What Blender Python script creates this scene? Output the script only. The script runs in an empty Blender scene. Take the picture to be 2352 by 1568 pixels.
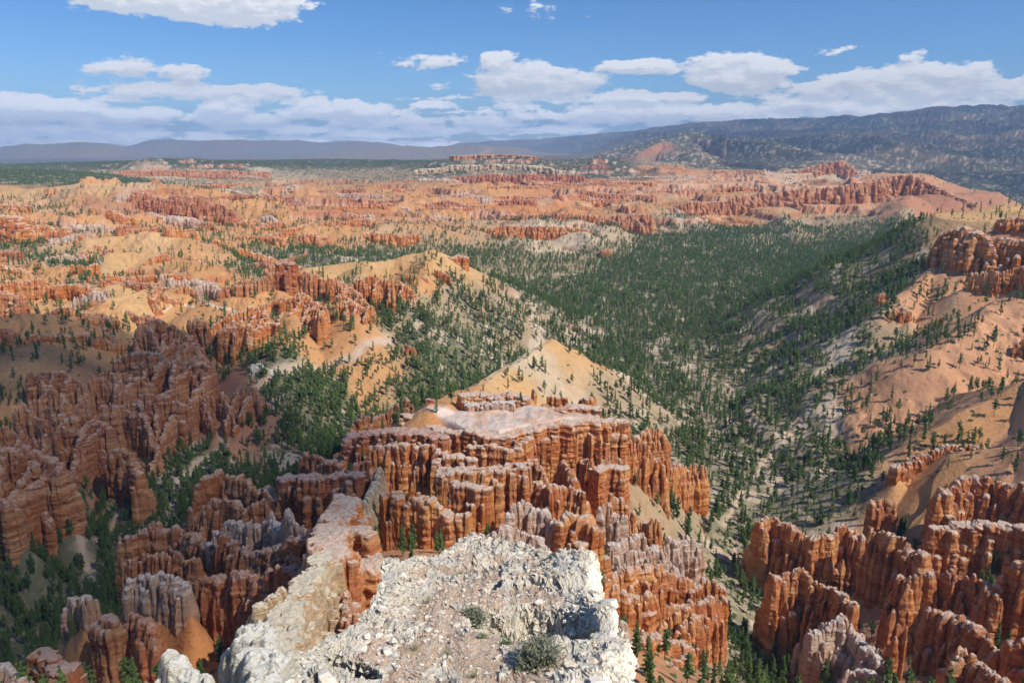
import bpy, math, random, time
import numpy as np
T0 = time.time()
random.seed(7)
RNG = np.random.default_rng(11)
C = bpy.context.scene.collection
R_ = math.radians

# ------------------------------------------------------------------ view geometry
# photo measured on a 2352 x 1568 grid; eye level at row 330
F = 1810.0; CU, CV = 1176.0, 784.0
TH = math.atan((CV - 330.0) / F)
ST, CT = math.sin(TH), math.cos(TH)
CAMZ = 300.0
def P(u, v, D):
    """world point seen at (u, v) lying D metres ahead"""
    dy = (CV - v) / F
    Y = CT + dy * ST; Z = -ST + dy * CT
    return (D * (u - CU) / F / Y, D, CAMZ + D * Z / Y)

# ------------------------------------------------------------------ noise
def _h(ix, iy, iz, seed):
    n = (ix.astype(np.int64) * 374761393 + iy.astype(np.int64) * 668265263 + iz.astype(np.int64) * 2147483647 + seed * 1274126177) & 0xffffffff
    n = ((n ^ (n >> 13)) * 1274126177) & 0xffffffff
    n = (n ^ (n >> 16)) * 2246822519 & 0xffffffff
    n = n ^ (n >> 15)
    return (n & 0xffffff).astype(np.float32) / 16777215.0
def n2(x, y, seed=0):
    x = np.asarray(x, dtype=np.float64); y = np.asarray(y, dtype=np.float64)
    xi = np.floor(x); yi = np.floor(y)
    fx = (x - xi).astype(np.float32); fy = (y - yi).astype(np.float32)
    fx = fx * fx * (3 - 2 * fx); fy = fy * fy * (3 - 2 * fy)
    xi = xi.astype(np.int64); yi = yi.astype(np.int64); z = np.zeros_like(xi)
    a = _h(xi, yi, z, seed); b = _h(xi + 1, yi, z, seed); c = _h(xi, yi + 1, z, seed); d = _h(xi + 1, yi + 1, z, seed)
    return (a + (b - a) * fx) * (1 - fy) + (c + (d - c) * fx) * fy
def n3(x, y, z, seed=0):
    x, y, z = np.broadcast_arrays(np.asarray(x, float), np.asarray(y, float), np.asarray(z, float))
    xi = np.floor(x); yi = np.floor(y); zi = np.floor(z)
    fx = (x - xi).astype(np.float32); fy = (y - yi).astype(np.float32); fz = (z - zi).astype(np.float32)
    fx = fx * fx * (3 - 2 * fx); fy = fy * fy * (3 - 2 * fy); fz = fz * fz * (3 - 2 * fz)
    xi = xi.astype(np.int64); yi = yi.astype(np.int64); zi = zi.astype(np.int64)
    r = 0
    for k in (0, 1):
        a = _h(xi, yi, zi + k, seed); b = _h(xi + 1, yi, zi + k, seed); c = _h(xi, yi + 1, zi + k, seed); d = _h(xi + 1, yi + 1, zi + k, seed)
        v = (a + (b - a) * fx) * (1 - fy) + (c + (d - c) * fx) * fy
        r = r + v * (fz if k else (1 - fz))
    return r
def fbm2(x, y, o=4, seed=0, g=0.5):
    r = 0; a = 1; s = 0; ca, sa = math.cos(.6), math.sin(.6)
    for i in range(o):
        r = r + a * n2(x, y, seed + i * 17); s += a; a *= g
        x, y = (x * ca - y * sa) * 2.03 + 5.1, (x * sa + y * ca) * 2.03 + 1.7
    return r / s
def rid2(x, y, o=4, seed=0, g=0.5):
    r = 0; a = 1; s = 0; ca, sa = math.cos(.7), math.sin(.7)
    for i in range(o):
        r = r + a * (1 - np.abs(2 * n2(x, y, seed + i * 17) - 1)); s += a; a *= g
        x, y = (x * ca - y * sa) * 2.05 + 3.1, (x * sa + y * ca) * 2.05 + 7.7
    return r / s
def sstep(a, b, x):
    t = np.clip((x - a) / (b - a), 0, 1); return t * t * (3 - 2 * t)

# ------------------------------------------------------------------ object helpers
def setp(o, label=None, cat=None, group=None, kind=None):
    if label: o['label'] = label
    if cat: o['category'] = cat
    if group: o['group'] = group
    if kind: o['kind'] = kind
    return o
def mesh_np(name, co, quads=None, tris=None, mat=None, smooth=True, attrs=None, cols=None, midx=None):
    me = bpy.data.meshes.new(name)
    co = np.ascontiguousarray(co, dtype=np.float32)
    nq = 0 if quads is None else len(quads); nt = 0 if tris is None else len(tris)
    loops = []
    if nq: loops.append(np.ascontiguousarray(quads, dtype=np.int32).ravel())
    if nt: loops.append(np.ascontiguousarray(tris, dtype=np.int32).ravel())
    loops = np.concatenate(loops)
    me.vertices.add(len(co)); me.vertices.foreach_set('co', co.ravel())
    me.loops.add(len(loops)); me.loops.foreach_set('vertex_index', loops)
    tot = np.concatenate([np.full(nq, 4, np.int32), np.full(nt, 3, np.int32)])
    st = np.concatenate([[0], np.cumsum(tot)[:-1]]).astype(np.int32)
    me.polygons.add(nq + nt); me.polygons.foreach_set('loop_start', st); me.polygons.foreach_set('loop_total', tot)
    me.update(calc_edges=True)
    me.polygons.foreach_set('use_smooth', np.full(nq + nt, bool(smooth)))
    for k, v in (attrs or {}).items():
        a = me.attributes.new(k, 'FLOAT', 'POINT'); a.data.foreach_set('value', np.ascontiguousarray(v, dtype=np.float32))
    for k, v in (cols or {}).items():
        a = me.attributes.new(k, 'FLOAT_COLOR', 'POINT')
        v4 = np.ones((len(co), 4), np.float32); v4[:, :3] = v; a.data.foreach_set('color', v4.ravel())
    for m in (mat if isinstance(mat, (list, tuple)) else [mat]):
        if m: me.materials.append(m)
    if midx is not None: me.polygons.foreach_set('material_index', np.asarray(midx, np.int32))
    me.validate(clean_customdata=False)
    return me
def obj(name, me, parent=None, loc=None):
    o = bpy.data.objects.new(name, me); C.objects.link(o)
    if parent: o.parent = parent
    if loc is not None: o.location = loc
    return o

# ------------------------------------------------------------------ materials
class NT:
    def __init__(s, name):
        s.m = bpy.data.materials.new(name); s.m.use_nodes = True; s.t = s.m.node_tree; s.t.nodes.clear()
        s.out = s.n('ShaderNodeOutputMaterial')
    def n(s, t, **k):
        d = s.t.nodes.new(t)
        for a, b in k.items():
            if hasattr(d, a): setattr(d, a, b)
        return d
    def l(s, a, b): s.t.links.new(a, b)
    def val(s, d, key, v):
        if hasattr(v, 'is_output') or isinstance(v, bpy.types.NodeSocket): s.l(v, d.inputs[key])
        else: d.inputs[key].default_value = v
    def math(s, op, a, b=0.0, c=None, clamp=False):
        d = s.n('ShaderNodeMath', operation=op, use_clamp=clamp); s.val(d, 0, a); s.val(d, 1, b)
        if c is not None: s.val(d, 2, c)
        return d.outputs[0]
    def mix(s, f, a, b, mode='MIX'):
        d = s.n('ShaderNodeMix', data_type='RGBA', blend_type=mode)
        s.val(d, 0, f)
        for i, v in ((6, a), (7, b)):
            if isinstance(v, bpy.types.NodeSocket): s.l(v, d.inputs[i])
            else: d.inputs[i].default_value = (*v, 1)
        return d.outputs[2]
    def noise(s, vec, scale, detail=4, rough=.55, dist=0):
        d = s.n('ShaderNodeTexNoise'); s.l(vec, d.inputs['Vector'])
        d.inputs['Scale'].default_value = scale; d.inputs['Detail'].default_value = detail
        d.inputs['Roughness'].default_value = rough; d.inputs['Distortion'].default_value = dist
        return d.outputs[0]
    def vor(s, vec, scale, feature='F1'):
        d = s.n('ShaderNodeTexVoronoi', feature=feature); s.l(vec, d.inputs['Vector']); d.inputs['Scale'].default_value = scale
        return d
    def vmul(s, vec, k):
        d = s.n('ShaderNodeVectorMath', operation='MULTIPLY'); s.l(vec, d.inputs[0]); d.inputs[1].default_value = k
        return d.outputs[0]
    def ramp(s, f, stops, interp='LINEAR'):
        d = s.n('ShaderNodeValToRGB'); s.l(f, d.inputs[0]); r = d.color_ramp; r.interpolation = interp
        while len(r.elements) < len(stops): r.elements.new(.5)
        for e, (p, c) in zip(r.elements, stops):
            e.position = p; e.color = (*c, 1) if len(c) == 3 else c
        return d.outputs[0]
    def fr(s, f, a, b):
        d = s.n('ShaderNodeMapRange', interpolation_type='SMOOTHSTEP'); s.l(f, d.inputs[0]); d.inputs[1].default_value = a; d.inputs[2].default_value = b
        return d.outputs[0]
    def attr(s, name, out=2):
        d = s.n('ShaderNodeAttribute'); d.attribute_name = name; return d.outputs[out]
    def pos(s): return s.n('ShaderNodeNewGeometry').outputs['Position']
    def nz(s):
        g = s.n('ShaderNodeNewGeometry'); x = s.n('ShaderNodeSeparateXYZ'); s.l(g.outputs['Normal'], x.inputs[0]); return x.outputs[2]
    def bsdf(s, col, rough=.9, height=None, dist=.3, strength=.6, spec=.15):
        b = s.n('ShaderNodeBsdfPrincipled')
        s.val(b, 'Base Color', col if isinstance(col, bpy.types.NodeSocket) else (*col, 1))
        b.inputs['Roughness'].default_value = rough; b.inputs['Specular IOR Level'].default_value = spec
        if height is not None:
            bp = s.n('ShaderNodeBump'); s.l(height, bp.inputs['Height']); bp.inputs['Distance'].default_value = dist; bp.inputs['Strength'].default_value = strength
            s.l(bp.outputs[0], b.inputs['Normal'])
        s.l(b.outputs[0], s.out.inputs[0]); return s.m

def rock_mat(name, deep, mid, light, cap, capw=1.0, vs=1.0, capd=1.5):
    """fluted hoodoo rock: bedding bands by height, dusty caprock on what faces up near the top"""
    k = NT(name); p = k.pos()
    band = k.noise(k.vmul(p, (.012, .012, .28 * vs)), 1.0, 6, .7, .2)
    patch = k.noise(k.vmul(p, (.05, .05, .03)), 1.0, 4, .6)
    f = k.math('ADD', k.math('MULTIPLY', band, .62), k.math('MULTIPLY', patch, .38))
    col = k.ramp(f, [(.33, deep), (.42, mid), (.475, deep), (.50, mid), (.555, light), (.60, mid), (.64, tuple(.5 * a + .5 * b for a, b in zip(light, cap))), (.68, mid), (.75, deep)])
    ta = k.attr('tone')
    col = k.mix(k.math('MULTIPLY', ta, 1.0), col, cap)
    fine = k.noise(k.vmul(p, (.9, .9, 1.6)), 1.0, 6, .7)
    col = k.mix(.55, col, k.ramp(fine, [(.3, (.62, .6, .58)), (.7, (1.25, 1.22, 1.2))]), 'MULTIPLY')
    # thin dark bedding joints
    j = k.noise(k.vmul(p, (.06, .06, 1.3 * vs)), 1.0, 3, .6, .2)
    jl = k.math('SUBTRACT', 1.0, k.fr(k.math('ABSOLUTE', k.math('SUBTRACT', j, .5)), 0.0, .035))
    col = k.mix(k.math('MULTIPLY', jl, .5), col, tuple(c * .45 for c in deep))
    d = k.attr('below')
    up = k.fr(k.nz(), .25, .75)
    lump = k.noise(k.vmul(p, (.12, .12, .12)), 1.0, 4, .7)
    near = k.math('SUBTRACT', 1.0, k.fr(k.math('ADD', d, k.math('ADD', k.math('MULTIPLY', fine, -2.0), k.math('MULTIPLY', k.math('SUBTRACT', .55, lump), 14.0))), capd * .1, capd * 1.6))
    w = k.math('MAXIMUM', k.math('MULTIPLY', near, k.math('ADD', .22, k.math('MULTIPLY', up, .78))), k.math('MULTIPLY', up, .22))
    w = k.math('MULTIPLY', w, capw, clamp=True)
    capc = k.mix(fine, tuple(c * .8 for c in cap), tuple(min(1, c * 1.15) for c in cap))
    col = k.mix(w, col, capc)
    hh = k.math('ADD', k.math('MULTIPLY', k.noise(k.vmul(p, (.5, .5, 2.4)), 1.0, 6, .7), 1.0), k.math('MULTIPLY', fine, .8))
    return k.bsdf(col, .95, hh, 1.1, .8)

# ------------------------------------------------------------------ terrain: control points, ridges, mesas
BASE = [  # u, v, D of open ground
 (1750,1500,365),(1700,1300,450),(1600,1180,505),(1900,1100,560),(1750,1000,670),(1500,900,800),(1900,900,790),
 (1300,720,1200),(1700,700,1240),(1500,620,1600),(1800,600,1700),(1700,520,2450),(1950,560,2050),(1250,640,1500),
 (1000,850,850),(700,950,730),(450,1080,610),(250,1230,520),(50,1350,455),(0,1550,380),(300,1480,330),(480,1540,235),
 (2000,900,720),(2200,850,700),(2352,800,690),(2352,1000,480),(2200,1050,520),(2000,1150,500),(2352,1400,320),(2352,1568,245),
 (2000,1500,335),(1850,1568,320),(2352,700,800),(2500,620,800),(2352,600,1000),(2250,560,1150),
 (2352,480,4700),(2200,490,2700),(2100,520,2250),(2352,520,2600),
 (900,640,1400),(650,640,1380),(400,620,1300),(150,620,1230),(50,760,900),(300,720,950),(480,690,1020),(200,560,1500),(0,520,1700),
 (300,520,1900),(600,560,1750),(900,560,1900),(1150,560,2000),(600,500,2500),(1000,470,3000),(1200,500,2600),(1400,440,3600),(1700,430,3900),
 (60,445,2450),(-200,445,2450),(0,402,3500),(250,402,4000),(400,384,5000),(700,385,5600),(850,376,6800),(600,374,6800),(1250,385,5600),
 (500,372,12000),(900,366,17000),(1100,360,17000),(1000,350,28000),(100,380,11000),(100,356,24000),(1700,372,8500),(2000,392,8500),
 (1500,352,17000),(2352,440,6000),(2352,400,9500),(2100,372,14000),(2352,380,14000),(1700,350,22000),(2300,355,22000),
 (1300,346,40000),(300,346,40000),(2200,343,40000),(-400,360,25000),(-400,1000,600),(-300,700,1000),(2900,700,700),(2900,450,5000),(3000,1200,300),
 (1176,1568,60),(900,1568,90),(1450,1568,180),(600,1568,150),(1176,1568,25),(300,1568,25),(2000,1568,25),(2000,1568,250),(-100,1568,200),(2700,1568,100),
 (1700,1560,300),(1176,1350,190),(1100,1300,250),(1200,1250,340),(900,1230,330),(1300,1200,375),(1000,1150,400),(1450,1250,420),(1550,1400,345),
 (450,420,4250),(320,414,4400),(560,420,4200),(450,428,3900),(1100,427,4000),(1260,427,4000),(1176,442,3700),(300,498,2130),(450,502,2100),(380,498,2120),
 (1560,508,2700),(1680,508,2760),(1800,506,2790),(1930,492,2800),(2060,474,2820),(1176,564,2030),(1300,564,2030)]
bp_ = np.array([P(*b) for b in BASE])
def qa(x, y): return np.stack([x / y * 1.6, np.log(y)], -1)
def tps_fit(pts, vals, lam=1e-3):
    n = len(pts); d = np.linalg.norm(pts[:, None] - pts[None], axis=-1)
    K = np.where(d > 0, d * d * np.log(d + 1e-12), 0) + lam * np.eye(n)
    Pm = np.concatenate([np.ones((n, 1)), pts], 1)
    A = np.block([[K, Pm], [Pm.T, np.zeros((3, 3))]])
    return np.linalg.solve(A, np.concatenate([vals, np.zeros((3,) + vals.shape[1:])]))
def tps_eval(w, pts, q):
    out = np.empty(len(q), np.float64)
    for i in range(0, len(q), 20000):
        s = q[i:i + 20000]; d2 = ((s[:, None] - pts[None]) ** 2).sum(-1)
        out[i:i + 20000] = (.5 * d2 * np.log(d2 + 1e-12)) @ w[:len(pts)] + w[-3] + s @ w[-2:]
    return out
BQ = qa(bp_[:, 0], bp_[:, 1]); BW = tps_fit(BQ, bp_[:, 2] - CAMZ)

# grid, finer where the view is finer
STEP = float(globals().get('GRID_STEP', .00135))
a_in = np.arange(-.80, .80, STEP)
a_out = np.geomspace(.803, 3.5, 50)
AA = np.concatenate([-a_out[::-1], a_in, a_out]); NA = len(AA)
q = [math.log(18.0)]
while q[-1] < math.log(40000):
    y = math.exp(q[-1])
    q.append(q[-1] + (.006 if y < 150 else .0026 if y < 400 else .0021 if y < 1500 else .0018 if y < 5500 else .0045) * STEP / .00135)
QQ = np.array(q); NQ = len(QQ); YY = np.exp(QQ)
# base surface on a coarse grid, then bilinear
ca = np.linspace(-3.6, 3.6, 320); cq = np.linspace(QQ[0] - .01, QQ[-1] + .01, 260)
gx, gy = np.meshgrid(ca, cq)
cz = tps_eval(BW, BQ, np.stack([np.clip(gx, -1.3, 1.3).ravel() * 1.6, gy.ravel()], -1)).reshape(260, 320)
def bil(grid, A0, dA, Q0, dQ, a, qv):
    fa = np.clip((a - A0) / dA, 0, grid.shape[1] - 1.001); fq = np.clip((qv - Q0) / dQ, 0, grid.shape[0] - 1.001)
    i = fa.astype(int); j = fq.astype(int); u = fa - i; w = fq - j
    return (grid[j, i] * (1 - u) + grid[j, i + 1] * u) * (1 - w) + (grid[j + 1, i] * (1 - u) + grid[j + 1, i + 1] * u) * w
AG, QG = np.meshgrid(AA, QQ)
AG = np.sign(AG) * np.minimum(np.abs(AG), np.maximum(35000 / np.exp(QG), .8) + np.abs(AG) * .01); X = (AG * np.exp(QG)); Y = np.exp(QG)
Z = bil(cz, ca[0], ca[1] - ca[0], cq[0], cq[1] - cq[0], AG, QG)
del gx, gy
lim = -.84 * np.minimum(Y, 175) - .35 * np.clip(Y - 175, 0, 60)
Z = np.where(Y < 175, np.minimum(Z, lim), Z * sstep(150, 235, Y) + np.minimum(Z, lim) * (1 - sstep(150, 235, Y)))
Z = np.clip(Z, -520, 10) + CAMZ

def polydist(px, py, line):
    """distance to a polyline and the height interpolated along it"""
    best = np.full(px.shape, 1e9, np.float32); zz = np.zeros(px.shape, np.float32); ss = np.zeros(px.shape, np.float32); acc = 0
    for (x0, y0, z0), (x1, y1, z1) in zip(line[:-1], line[1:]):
        dx, dy = x1 - x0, y1 - y0; L = dx * dx + dy * dy + 1e-9
        t = np.clip(((px - x0) * dx + (py - y0) * dy) / L, 0, 1)
        d = np.hypot(px - x0 - t * dx, py - y0 - t * dy)
        m = d < best
        best = np.where(m, d, best); zz = np.where(m, z0 + t * (z1 - z0), zz); ss = np.where(m, acc + t * math.sqrt(L), ss)
        acc += math.sqrt(L)
    return best, zz, ss
def window(line, rad):
    xs = [p[0] for p in line]; ys = [p[1] for p in line]
    y0 = max(min(ys) - rad, 18.5); y1 = max(ys) + rad
    aa = [(x + s * rad) / y for x in xs for y in (y0, y1) for s in (-1, 1)]
    i0, i1 = np.searchsorted(AA, [min(aa), max(aa)]); j0, j1 = np.searchsorted(QQ, [math.log(y0), math.log(y1)])
    return slice(max(j0 - 1, 0), min(j1 + 2, NQ)), slice(max(i0 - 1, 0), min(i1 + 2, NA))
def ridge(line, slope=.6, w=2.0, rad=None, gully=.12, gw=14.0, soft=3.0, concave=0.0):
    """raise the ground into a ridge with talus slopes and small gullies"""
    ztop = max(p[2] for p in line)
    j, i = window(line, 1.0)
    zlow = float(Z[j, i].min()) if Z[j, i].size else 0
    rad = rad or min(1500 + w, max(25, (ztop - zlow) / slope * 1.5) + w * 1.3)
    j, i = window(line, rad)
    px, py, z = X[j, i], Y[j, i], Z[j, i]
    if px.size == 0: return
    wx = (fbm2(px / (gw * 3), py / (gw * 3), 3, 5) - .5) * gw * 1.2; wy = (fbm2(px / (gw * 3), py / (gw * 3), 3, 9) - .5) * gw * 1.2
    d, zc, s = polydist(px + wx, py + wy, line)
    dd = np.maximum(d - w, 0)
    g = .72 * rid2((s + wx * .6) / gw, dd / (gw * 5), 3, 3) + .28 * rid2(px / gw, py / gw, 3, 4)
    drop = dd * slope * (1 + gully * 2 * (g - .5)) - (gully * gw * .5) * (g - .5) * sstep(0, gw, dd)
    if concave: drop = drop * (1 - concave * sstep(0, rad, dd))
    r = zc - drop - .12 * slope * gw * np.exp(-(d / (w + soft)) ** 2) * 0
    # smooth maximum
    k = soft; h = np.clip(.5 + .5 * (r - z) / k, 0, 1)
    Z[j, i] = z * (1 - h) + r * h + k * h * (1 - h) * .5
def pl(*pts): return [P(*p) for p in pts]
# hills with open talus slopes, near to far
HILLS = [ # line, slope, half width, gully, gully width
 (pl((1060,905,520),(1130,860,610),(1180,828,650),(1225,800,680),(1285,779,700)), .74, 3, .10, 20),
 (pl((1285,779,700),(1350,815,730),(1430,868,770)), .74, 3, .06, 20),
 (pl((1000,930,450),(1060,905,520)), .62, 6, .06, 16),
 # mid left ridge
 (pl((700,618,1040),(830,602,1060),(900,592,1080),(960,581,1090),(1000,577,1090),(1060,610,1060),(1140,680,1010)), .56, 4, .22, 26),
 (pl((1000,577,1090),(960,640,980),(930,700,900)), .5, 4, .2, 24),
 (pl((830,602,1060),(800,660,940),(820,730,850)), .5, 4, .2, 24),
 (pl((640,660,960),(560,680,930),(480,690,930)), .5, 4, .2, 20),
 (pl((640,660,960),(660,740,840),(640,800,770)), .5, 3, .15, 20),
 # tan hills on the left
 (pl((250,588,1240),(330,588,1260),(400,600,1230),(450,622,1180)), .42, 6, .15, 28),
 (pl((200,560,1430),(300,545,1480),(420,552,1450)), .42, 6, .15, 28),
 (pl((0,600,1180),(120,600,1180),(230,640,1080),(330,700,960)), .45, 6, .15, 24),
 (pl((0,735,830),(90,720,850),(170,735,830)), .42, 6, .12, 22),
 (pl((250,690,930),(330,668,990),(430,680,980)), .4, 6, .12, 22),
 (pl((0,800,760),(80,790,760)), .42, 6, .12, 22),
 # rim on the far left
 (pl((-300,452,2500),(0,446,2450),(120,437,2400),(270,420,2300)), .42, 30, .25, 60),
 (pl((270,420,2420),(340,434,2390),(450,448,2350),(540,476,2290)), .42, 60, .3, 50),
 (pl((60,520,1650),(200,500,1750),(320,500,1900)), .40, 10, .3, 50),
 # orange badland ridges in the amphitheatre
 (pl((540,486,2250),(640,500,2200),(760,500,2300),(860,520,2150)), .4, 5, .3, 45),
 (pl((700,462,2800),(900,478,2700),(1100,462,2900),(1300,455,3000)), .36, 5, .3, 60),
 (pl((700,530,1850),(830,525,1900),(960,520,1950),(1080,525,2000)), .42, 5, .3, 40),
 (pl((1020,522,2230),(1180,512,2230),(1300,512,2230),(1380,520,2180)), .46, 55, .2, 40),
 (pl((1180,540,2050),(1230,580,1850),(1240,600,1750)), .42, 6, .2, 35),
 (pl((1330,530,2030),(1400,570,1880)), .42, 6, .2, 35),
 (pl((1330,490,2500),(1480,480,2500),(1560,500,2400)), .46, 45, .2, 40),
 (pl((1500,468,3050),(1700,440,3130),(1900,420,3130),(2070,402,3120),(2180,440,2900)), .46, 150, .3, 70),
 (pl((1780,470,2700),(1800,510,2350),(1840,550,2080)), .40, 8, .3, 50),
 (pl((2080,450,2750),(2060,500,2350),(2050,545,2080)), .42, 8, .3, 50),
 (pl((1300,440,3500),(1500,425,3700),(1700,415,3900),(1850,400,4200)), .30, 8, .35, 80),
 (pl((1300,415,4600),(1550,396,4700),(1800,392,4900),(1960,392,4900)), .30, 8, .35, 90),
 (pl((1040,430,3400),(1200,424,3500),(1330,432,3400)), .32, 8, .3, 60),
 (pl((400,440,3300),(560,430,3500),(700,436,3400)), .30, 8, .3, 70),
 (pl((760,410,4300),(900,412,4200),(1000,420,4000)), .25, 8, .3, 80),
 # cream rim and the butte
 (pl((230,394,4700),(330,370,4900),(450,371,5100),(560,380,5200),(640,392,5200)), .42, 60, .3, 80),
 (pl((900,398,4900),(960,380,4950),(1040,371,5000),(1130,370,5000),(1230,371,4950),(1300,388,4800)), .50, 60, .3, 80),
 (pl((1310,398,4700),(1380,364,4900),(1440,384,4900)), .42, 10, .3, 80),
 # right slope
 (pl((3000,470,900),(2700,474,950),(2500,480,990),(2390,488,1000),(2310,500,1000)), .62, 80, .2, 30),
 (pl((2200,560,915),(2150,610,880),(2080,670,840),(2030,715,810)), .6, 4, .25, 22),
 (pl((2352,690,700),(2250,740,680),(2140,800,660)), .5, 6, .35, 20),
 (pl((2500,800,520),(2352,880,540),(2200,905,600),(2050,930,650),(1950,950,690)), .48, 4, .14, 20),
 (pl((2600,950,420),(2352,1030,450),(2200,1040,480),(2090,1075,500)), .5, 4, .14, 18),
 # far broken country and the distant ranges
 (pl((-100,338,20000),(0,338,20000),(40,334,20000),(70,331,20000),(130,332,20000),(200,329,20000),(250,330,20000),(300,343,20000)), .22, 60, .6, 700),
 (pl((270,340,25000),(330,327,25000),(400,320,25000),(460,324,25000),(520,322,25000),(600,325,25000),(680,323,25000),(740,327,25000),(820,325,25000),(880,331,25000),(930,338,25000)), .22, 80, .6, 800),
 (pl((1060,330,32000),(1180,323,30000),(1300,318,28000),(1380,309,26000),(1500,300,24000),(1620,284,21000),(1700,279,20000),(1850,276,19000),(2000,273,18500),(2050,264,18000),(2130,257,18000),(2230,251,17500),(2352,244,17000),(2600,236,16000)), .30, 350, .5, 900),
 (pl((1500,312,17500),(1700,306,16500),(1900,300,15500),(2100,296,15000),(2352,284,14500)), .24, 100, .6, 700),
 (pl((1450,335,12500),(1700,325,12000),(1950,318,11500),(2352,312,11000)), .22, 60, .6, 600),
 (pl((2000,372,8800),(2200,345,9200),(2352,342,9200)), .22, 40, .6, 400),
 (pl((1800,385,7000),(1950,368,7500),(2100,360,7600),(2250,372,7400),(2400,368,7400)), .22, 30, .6, 350),
 (pl((1250,392,7000),(1420,356,8200),(1560,322,9000),(1600,312,9000),(1680,318,9000),(1850,352,8500)), .25, 40, .5, 260),
 (pl((1440,362,7000),(1520,340,7200),(1590,350,6900)), .34, 10, .7, 160),
 (pl((1830,400,6000),(2000,392,6500),(2200,405,6000)), .25, 20, .4, 150),
 (pl((1900,380,7500),(2050,352,9000),(2352,352,9000)), .2, 50, .5, 250),
 (pl((2100,392,6500),(2352,400,6500)), .2, 30, .4, 200),
 (pl((800,352,16000),(900,345,17000),(1000,338,17500),(1150,340,17500),(1220,350,17000)), .12, 150, .4, 500),
]
for ln, sl, w, gu, gw in HILLS: ridge(ln, sl, w, None, gu, gw, soft=w * .6 + 2)

# badland relief in the amphitheatre, gentle roll elsewhere
def zone(pts, r):
    """soft mask round control points, in view-proportional plan distance"""
    m = np.zeros_like(Z)
    for u, v, D, k in pts:
        x, y, _ = P(u, v, D); a0, q0 = x / y, math.log(y)
        m = np.maximum(m, k * np.exp(-(((AG - a0) * 2.2) ** 2 + (QG - q0) ** 2) / (r * r)))
    return m
BADM = zone([(100,500,1800,1),(350,480,2200,1),(600,500,2400,1),(800,490,2500,1),(1000,480,2700,1),(1200,480,2700,1),(1400,460,3000,1),
             (400,540,1600,.8),(700,540,1900,.8),(1500,430,3600,1),(1700,410,4200,1),(900,430,3600,1),(600,430,3600,1),(1200,410,4200,1),(1900,420,3300,.9),
             (100,580,1350,.5),(1900,395,4700,.8),(1500,390,5200,1),(400,400,4600,.6),(1350,400,5200,.8)], .30)
BADL = zone([(100,600,1150,1),(250,700,930,.8),(60,760,850,.8),(350,640,1150,.9),(600,700,900,.6),(900,600,1080,.5),(300,560,1400,1),(2330,620,850,.9),(2320,760,690,.9)], .15)
g1 = rid2((X + Y * .3) / 30 + fbm2(X / 90, Y / 90, 3, 45) * 2.4, Y / 62, 5, 47, .6)
Z += np.maximum(BADL, BADM * .8) * (g1 - .6) * 17
w = 190
bx = X + (fbm2(X / 300, Y / 300, 3, 41) - .5) * 150; by = Y + (fbm2(X / 300, Y / 300, 3, 43) - .5) * 150
rr = rid2(bx / w, by / w, 5, 21, .52)
Z += BADM * ((rr - .55) * 62 + (fbm2(X / 420, Y / 420, 3, 77) - .5) * 50)
# cliff bands: compress the slope where the ground crosses resistant beds
fl = (rid2(X / 22, Y / 22, 2, 31) - .5) * 9 + (n2(X / 9, Y / 9, 33) - .5) * 4
zb = Z + fl
BH = 30.0
ph = (zb / BH) % 1.0
st = (np.floor(zb / BH) + sstep(.42, .62, ph)) * BH - fl * .4
cm = BADM * sstep(.45, .62, fbm2(X / 260, Y / 260, 3, 55))
Z += (st - Z) * np.clip(cm * 1.5, 0, .9)
CLIFF = np.clip(cm * 1.5, 0, .9) * (1 - np.abs(ph - .52) * 2)
del bx, by, zb
Z += (fbm2(X / 60, Y / 60, 4, 61) - .5) * np.clip(Y / 1500, .25, 3) * 5
FAR = sstep(5200, 8500, Y)
Z += FAR * ((rid2(X / 900, Y / 900, 6, 71, .58) - .5) * 300 * sstep(.1, .5, X / Y) + (rid2(X / 2500, Y / 2500, 4, 72) - .5) * 60 * (1 - sstep(.1, .5, X / Y)) + (rid2(X / 1300, Y / 1300, 6, 74, .6) - .5) * 230 * sstep(90, 260, Z) * (1 - sstep(.1, .5, X / Y))) * (1 - .55 * sstep(14000, 24000, Y))
# dry wash winding down the valley
WASH = pl((1640,1560,330),(1650,1420,390),(1690,1300,448),(1660,1200,497),(1760,1050,610),(1700,960,715),(1690,880,830),(1560,800,960),(1450,765,1060))
dw, _, _ = polydist(X + (n2(X / 18, Y / 18, 3) - .5) * 16, Y + (n2(X / 18, Y / 18, 4) - .5) * 16, WASH)
WM = np.exp(-(dw / 3.0) ** 2) * sstep(.35, .5, n2(X / 14, Y / 14, 6)); Z -= WM * 1.5
WASH2 = pl((0,1560,375),(200,1330,450),(220,1240,510),(420,1060,600),(640,940,740),(900,880,830))
dw, _, _ = polydist(X + (n2(X / 18, Y / 18, 3) - .5) * 16, Y + (n2(X / 18, Y / 18, 4) - .5) * 16, WASH2)
WM2 = np.exp(-(dw / 5) ** 2); WM = np.maximum(WM, WM2); Z -= WM2 * 1.5
# trail
TRAIL = pl((360,720,930),(395,690,960),(420,684,965),(470,690,930),(500,700,915),(540,705,905))
dt, _, _ = polydist(X, Y, TRAIL); TM = (dt < 1.7).astype(np.float32)

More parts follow.
